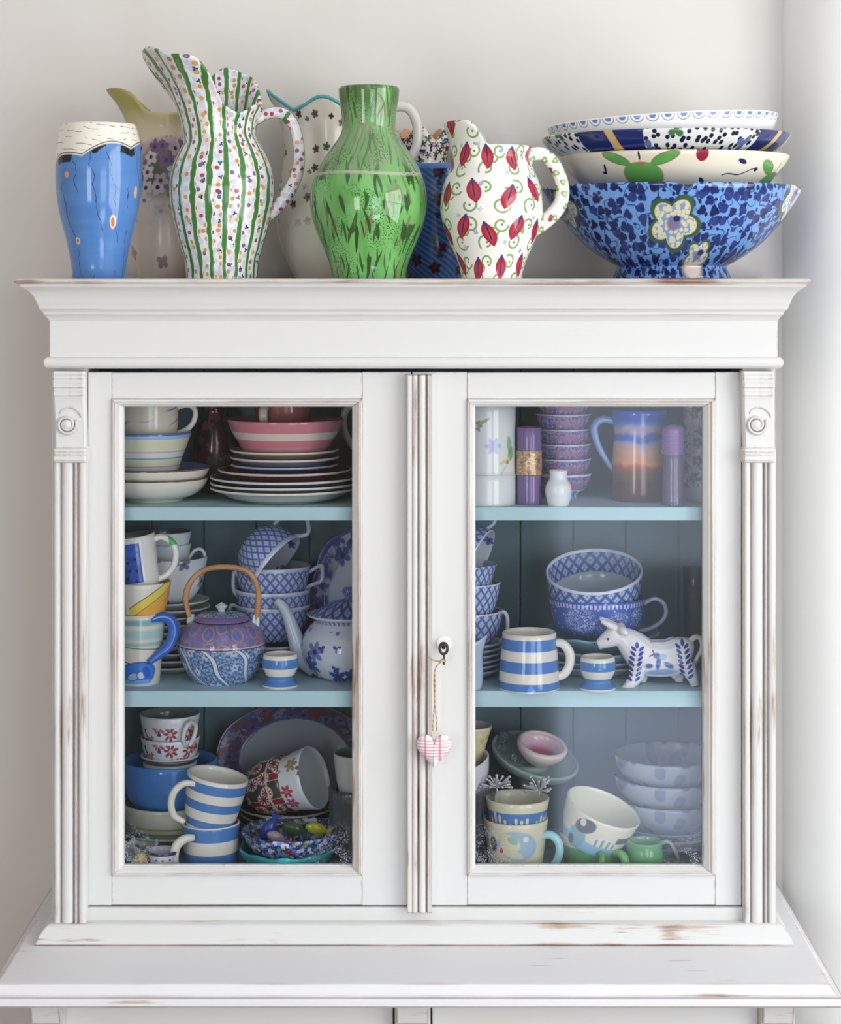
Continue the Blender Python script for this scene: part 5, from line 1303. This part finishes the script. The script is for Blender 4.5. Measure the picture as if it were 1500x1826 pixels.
for (c0, n_, sgn) in (((1131, 1176), 6, 1), ((1218, 1172), 6, -1)):
    for k in range(7):
        t = k/6.0; yy = c0[1]-26+t*52; xx = c0[0]+(4-8*t)*sgn
        for sd in (-1, 1):
            a, b = cpm(xx+sd*7, yy+3); p.over(p.ell(ux, uz, a, b, .0048, .0022, sd*(.75), .15)*fr_, (46, 66, 160))
    a, b = cpm(c0[0]+3*sgn, c0[1]-29); p.over(p.ell(ux, uz, a, b, .0026, .0045, 0, .15)*fr_, (52, 74, 170))
for px_, py_, a_, b_, r_, c_ in ((1176, 1195, 28, 6, .06, (130, 166, 220)), (1155, 1183, 7, 5, 0, (50, 76, 170)), (1190, 1182, 10, 5, -.5, (70, 96, 180)), (1171.5, 1178, 4.5, 12, -.12, (56, 84, 176)), (1169, 1165, 6.5, 5, 0, (52, 92, 186)), (1160, 1164, 6, 1.4, .5, (60, 84, 150)), (1163, 1159, 1.4, 5, .4, (60, 84, 150)), (1180, 1167, 7, 5, 0, (168, 190, 228))):
    a, b = cpm(px_, py_); p.over(p.ell(ux, uz, a, b, a_*m_, b_*m_, r_, .25)*fr_*.9, c_)
M_cow = p.fin()
me = bpy.data.meshes.new('body'); me.from_pydata([tuple(v) for v in cv_], [], cf_); me.update()
bd = bpy.data.objects.new('body', me); COL.objects.link(bd); bd.parent = cow; me.materials.append(M_cow)
bm = bmesh.new(); bm.from_mesh(me); bmesh.ops.recalc_face_normals(bm, faces=bm.faces[:]); bm.to_mesh(me); bm.free()
rm = bd.modifiers.new('join', 'REMESH'); rm.mode = 'VOXEL'; rm.voxel_size = .0011; rm.use_smooth_shade = True
sm = bd.modifiers.new('soften', 'SMOOTH'); sm.iterations = 6; sm.factor = .5
dk = glaze((44, 52, 84), .1)
for sg in (-1, 1):
    lathe('eye', [(2.2*m_, 0), (1.8*m_, .0006), (.0001, .001)], dk, cow, solid=True, segs=12, loc=cp(1083, 1136.5, sg*(.0138+.0003))).rotation_euler = (PI/2*(-sg), 0, 0)
lathe('nostril', [(1.8*m_, 0), (1.5*m_, .0006), (.0001, .001)], dk, cow, solid=True, segs=10, loc=cp(1060, 1147, -.003)).rotation_euler = (PI/2, 0, -1.1)
tube('filling_rim', [cp(1148, 1146, -.006), cp(1165, 1144.5, -.010), cp(1185, 1144, -.010), cp(1200, 1139, -.006), cp(1203, 1138, 0), cp(1200, 1139, .006), cp(1185, 1144, .010), cp(1165, 1144.5, .010), cp(1148, 1146, .006), cp(1145, 1147, 0), cp(1148, 1146, -.006)], 2.4*m_, glaze((214, 208, 218)), cow, closed=True, seg=8, side=(0, 0, 1))

# ---------------- lower shelf
M_cr = glassy('crystal_glass', (214, 218, 226), .10)
vessel('crystal_vase', 'cut crystal vase in the front left corner of the right lower shelf', 'vase', 852, .10, Z3, [(26, 1537), (30, 1530), (26, 1500), (28, 1450), (34, 1392)], M_cr, .004, mod=m_cut, segs=96)
vessel('white_cup', 'white cup tilted in the crystal vase beside the right door stile', 'cup', 842, .10, yz(1412, .10), [(22, 1412), (30, 1400), (40, 1375), (46, 1350)], [glaze((226, 228, 236)), glaze((206, 206, 216))], .0025, rot=(.2, -.25, 0))
p = sprig('cream_lace_cup_glaze', (226, 214, 168), .025, .012, .004, 5, [(236, 230, 206), (206, 186, 130)], .9, 2.0)
vessel('cream_cup', 'cream patterned cup with white rim above the white cup at the stile', 'cup', 836, .115, yz(1376, .115), [(18, 1376), (24, 1360), (32, 1325), (42, 1294)], [p.fin(), glaze((222, 224, 232))], .0025)
# glass cake stand with pink candle bowl
Yd = .195; s_ = S(Yd)
M_gg = glassy('green_tinged_glass', (206, 226, 220), .5, .04, (206, 232, 224))
gs = thing('glass_stand', 'greenish glass pedestal dish tilted to the right behind the mugs', 'glass dish', (X(945, Yd), Yd, EYE+Z3))
lathe('pedestal', [(46/s_, 0), (44/s_, .004), (26/s_, .012), (20/s_, .055), (24/s_, .096), (34/s_, .116), (.001, .118)], M_gg, gs, solid=True, segs=40)
pl = lathe('dish_plate', [(40/s_, 0), (56/s_, .002), (74/s_, .008), (80/s_, .016), (81/s_, .020)], M_gg, gs, .005, 64, loc=(3/s_, 0, .112)); pl.rotation_euler = (.26, .27, 0)
p = P('pink_frosted_glass', (222, 196, 200), .15); p.xyz()
p.over(p.step(p.r-.030, .002), (222, 190, 206)); p.over(p.step(p.r-.022, .003), (206, 110, 150)); p.over(p.step(p.r-.010, .006), (216, 104, 130))
M_pk = p.fin()
cb_ = lathe('pink_candle_bowl', [(26/s_, 0), (30/s_, .003), (42/s_, .014), (46/s_, .024), (42/s_, .028)], [glaze((222, 206, 202)), M_pk], None, .006, 56)
cb_.location = (X(960, Yd), Yd-.018, EYE+Z3+.127); cb_.rotation_euler = (.30, .20, 0)
tag(cb_, 'pink frosted glass candle bowl on the glass pedestal dish', 'candle bowl')
def lump(label, cx, y, Y, r, mat, seed):
    rnd = random.Random(seed); bm = bmesh.new(); bmesh.ops.create_icosphere(bm, subdivisions=2, radius=r/S(Y))
    for v in bm.verts: v.co *= 1+rnd.uniform(-.16, .16)
    me = bpy.data.meshes.new('glass_pebble'); bm.to_mesh(me); bm.free(); me.materials.append(mat)
    o = bpy.data.objects.new('glass_pebble', me); COL.objects.link(o); o.location = (X(cx, Y), Y, EYE+yz(y, Y))
    tag(o, label, 'glass pebble', 'clear glass pebbles on the pedestal dish')
lump('clear glass pebble left of the pink candle bowl', 897, 1336, Yd-.012, 10, M_cr, 3)
lump('clear glass pebble at the back left rim of the pedestal dish', 899, 1314, Yd+.01, 12, M_cr, 5)
lump('small clear glass pebble in front of the pink candle bowl', 916, 1351, Yd-.04, 8, M_cr, 8)
# deco mugs with silver sprays
Yx = .072; s_ = S(Yx)
p = P('deco_mug_glaze', (228, 222, 196), .1); u = sides(p, .042)
p.over(p.ell(u, p.z, .000, .040, .030, .021, -.15, .06), (168, 194, 218)); p.over(p.ell(u, p.z, -.012, .046, .018, .010, -.5, .08), (222, 214, 180)); p.over(p.ell(u, p.z, -.010, .030, .020, .006, -.3, .1), (216, 212, 186)); p.over(p.ell(u, p.z, -.006, .048, .008, .005, -.5, .1), (160, 196, 180))
p.over(p.ell(u, p.z, -.0235, .033, .005, .0055, 0, .1), (228, 222, 200)); p.over(p.ell(u, p.z, -.0235, .033, .0034, .0038, 0, .1), (190, 44, 54))
p.over(p.ell(u, p.z, -.004, .002, .034, .014, -.12, .05), (66, 72, 90)); p.over(p.ell(u, p.z, -.015, -.001, .026, .006, -.2, .06), (214, 208, 180))
p.over(p.ell(u, p.z, .0035, .0085, .0046, .0046, 0, .1), (200, 222, 226)); p.over(p.ell(u, p.z, .0125, .0035, .0046, .0046, 0, .1), (130, 160, 214))
p.over(p.ell(u, p.z, -.036, .04, .006, .012, 0, .1), (80, 84, 96)); p.over(p.ell(u, p.z, .012, .05, .004, .004, 0, .1), (222, 230, 236))
vessel('deco_mug', 'cream mug with painted blue leaves and a red dot, pale blue handle', 'mug', 920, Yx, Z3, [(46, 1546), (48, 1542), (51, 1515), (55, 1485), (58, 1458)], [p.fin(), glaze((222, 216, 196))], .003,
       handles=[([(962, 1484, -.022), (980, 1481, -.022), (994, 1494, -.022), (996, 1514, -.022), (988, 1532, -.022), (972, 1544, -.022)], [6, 7.5, 7.5, 7.5, 7, 5], glaze((160, 208, 222), .1), .9)])
p = P('blue_drip_mug_glaze', (226, 222, 200), .1); u = sides(p, .044); dn = (u*(1/.0085)).floor()
hh = p.noise(p.vec(dn*3.7, 1.0), 1, 0)*.052+.0
uf = ((u*(1/.0085)).fract()-.5).abs()
p.over(p.step((p.z-.033).abs()-.0125, .0006)*(1.0-p.step(uf-.26, .03)*p.step(p.z-.010-hh, .0012)), (86, 132, 196))
vessel('drip_mug', 'cream mug with blue panels and cream drips nested in the deco mug', 'mug', 923, Yx, yz(1496, Yx), [(42, 1496), (46, 1486), (51, 1460), (57, 1422)], [p.fin(), glaze((222, 218, 200))], .003)
M_sil = glaze((206, 206, 216), .3, .5)
def spray(label, cx, y, Y, dx):
    o = thing('silver_spray', label, 'decoration', (X(cx, Y), Y, EYE+yz(y+60, Y)), (0, 0, 0), 'silver sprays in the mugs'); rnd = random.Random(cx); s = S(Y)
    stem = tube('stem', [(0, 0, 0), (dx*.3/s, 0, 25/s), (dx/s, 0, 50/s)], 1.3/s, M_sil, o, seg=6)
    for k in range(24):
        a = rnd.uniform(-1.6, 1.6); l = rnd.uniform(10, 30)/s; yy = rnd.uniform(-.009, .009)
        b0 = Vector((dx/s, 0, 50/s)); e = b0+Vector((math.sin(a)*l, yy, math.cos(a)*l))
        tw_ = tube('twig', [b0, (b0+e)/2+Vector((0, 0, .001)), e], [.6/s, .8/s, 2.6/s], M_sil, o, seg=6, sub=2)
        lathe('bead', [(.2/s, 0), (2.2/s, 1.2/s), (3/s, 3/s), (2.2/s, 4.8/s), (.2/s, 6/s)], M_sil, tw_, solid=True, segs=8, sub=2, loc=e-Vector((0, 0, 3/s)))
spray('silver beaded spray standing in the drip mug at left', 892, 1395, Yx-.004, -6)
spray('silver beaded spray standing in the drip mug at right', 958, 1402, Yx+.006, 4)
# car cups on a green mug
Yy = .088
M_gr = glaze((96, 158, 92), .1)
vessel('green_mug', 'green mug with two handle loops under the cream and blue cups', 'mug', 1058, Yy, Z3, [(44, 1540), (48, 1536), (53, 1520), (56, 1500)], M_gr, .003,
       handles=[([(1062, 1503, -.044), (1068, 1508, -.056), (1064, 1528, -.058), (1056, 1540, -.046)], 6, M_gr, .8), ([(1090, 1508, -.036), (1104, 1508, -.048), (1112, 1528, -.05), (1112, 1540, -.040)], [6, 8, 8, 6], glaze((120, 186, 112), .1), .9)])
vessel('cream_cup', 'cream rimmed low cup between the green mug and the tilted painted cup', 'cup', 1058, Yy, yz(1518, Yy), [(42, 1518), (52, 1508), (58, 1496), (61, 1484)], glaze((230, 222, 208), .1), .0035)
p = P('car_cup_glaze', (228, 222, 200), .1); u = sides(p, .05)
p.over(p.step(p.z-.021, .001), (150, 196, 214)); p.over(p.ell(u, p.z, .010, .012, .028, .008, .1, .15), (196, 222, 230)); p.over(p.ell(u, p.z, -.030, .022, .014, .016, 0, .1), (130, 170, 180)); p.over(p.ell(u, p.z, -.040, .012, .006, .008, 0, .1), (56, 66, 80))
p.over(p.ell(u, p.z, -.022, .043, .016, .011, .5, .08), (72, 70, 74)); p.over(p.ell(u, p.z, -.026, .047, .0045, .006, 0, .1), (226, 218, 190))
cw = p.ell(u, p.z, .012, .0235, .022, .0125, 0, .05); p.over(cw, (230, 230, 224)); p.over(p.ell(u, p.z, .012, .0235, .0195, .0102, 0, .05)*p.step(.30-((u*110.0).fract()-.5).abs()*1.0, .05), (150, 160, 164)); p.over(p.step((p.z-.036).abs()-.0055, .0006)*u.gt(.028), (70, 74, 74)); p.over(p.step(p.z-.020, .0006)*p.step((u-.012).abs()-.03, .002), (146, 196, 220))
vessel('painted_cup', 'tilted cream cup painted with a pale blue car, mouth towards the right', 'cup', 1050, Yy-.004, yz(1502, Yy), [(46, 1502), (52, 1498), (60, 1475), (66, 1450), (69, 1430)], [p.fin(), glaze((230, 228, 206), .1)], .003, rot=(.20, .36, 0))
def m_gj(th, r, z, zn): 
    k = sst(.6, 1, zn); g = gauss(th, -PI*.5, .45); return r*(1+.16*g*k), z+.006*g*k
M_gr2 = glaze((110, 176, 118), .1)
vessel('green_jug', 'small green jug with a thin handle beside the green mug', 'jug', 1150, .06, Z3, [(28, 1550), (31, 1545), (33, 1525), (31, 1508), (32, 1500)], M_gr2, .003, mod=m_gj,
       handles=[([(1178, 1506), (1190, 1500), (1202, 1512), (1210, 1534), (1200, 1545), (1180, 1548)], [3.5, 3.5, 3.5, 3.5, 4, 4], glaze((130, 170, 140), .1))])
# spotted bowls and dark plates at the right
Yz = .172; s_ = S(Yz)
for i, (c, lb) in enumerate((((44, 56, 90), 'dark blue plate at the bottom under the spotted bowls'), ((60, 90, 150), 'blue plate with pale rim second under the spotted bowls'), ((70, 96, 150), 'blue plate directly under the spotted bowls'))):
    r = 88/s_; dish('plate', lb, 'plate', r, .014, rimplate('navy_plate_%d' % i, c, [(110, 130, 170), (200, 170, 140), (120, 150, 200)][i], r, .003), (X(1192, Yz), Yz, EYE+Z3+.010*i), group='blue plates under the spotted bowls')
p = P('leaf_spot_bowl_glaze', (176, 184, 200), .12); u = sides(p, .075)
p.scatter(u, p.z, .030, .0095, 2, [(134, 140, 172), (140, 146, 180)], .8, 2.0, None, .25); M_ls = p.fin()
p = P('leaf_spot_inside', (166, 168, 184), .14); p.scatter(p.x, p.y, .028, .009, 2, [(120, 116, 150), (130, 140, 170)], .85, 3.0, None, .3); M_li = p.fin()
for y, lb in ((1478, 'lowest'), (1440, 'middle'), (1402, 'topmost')):
    vessel('spotted_bowl', 'pale bowl with grey leaf spots at the right of the lower shelf, %s of three' % lb, 'bowl', 1194, Yz, yz(y, Yz), [(46, y), (60, y-6), (84, y-22), (95, y-38), (100, y-56)], [M_ls, M_li], .004, group='pale spotted bowls')
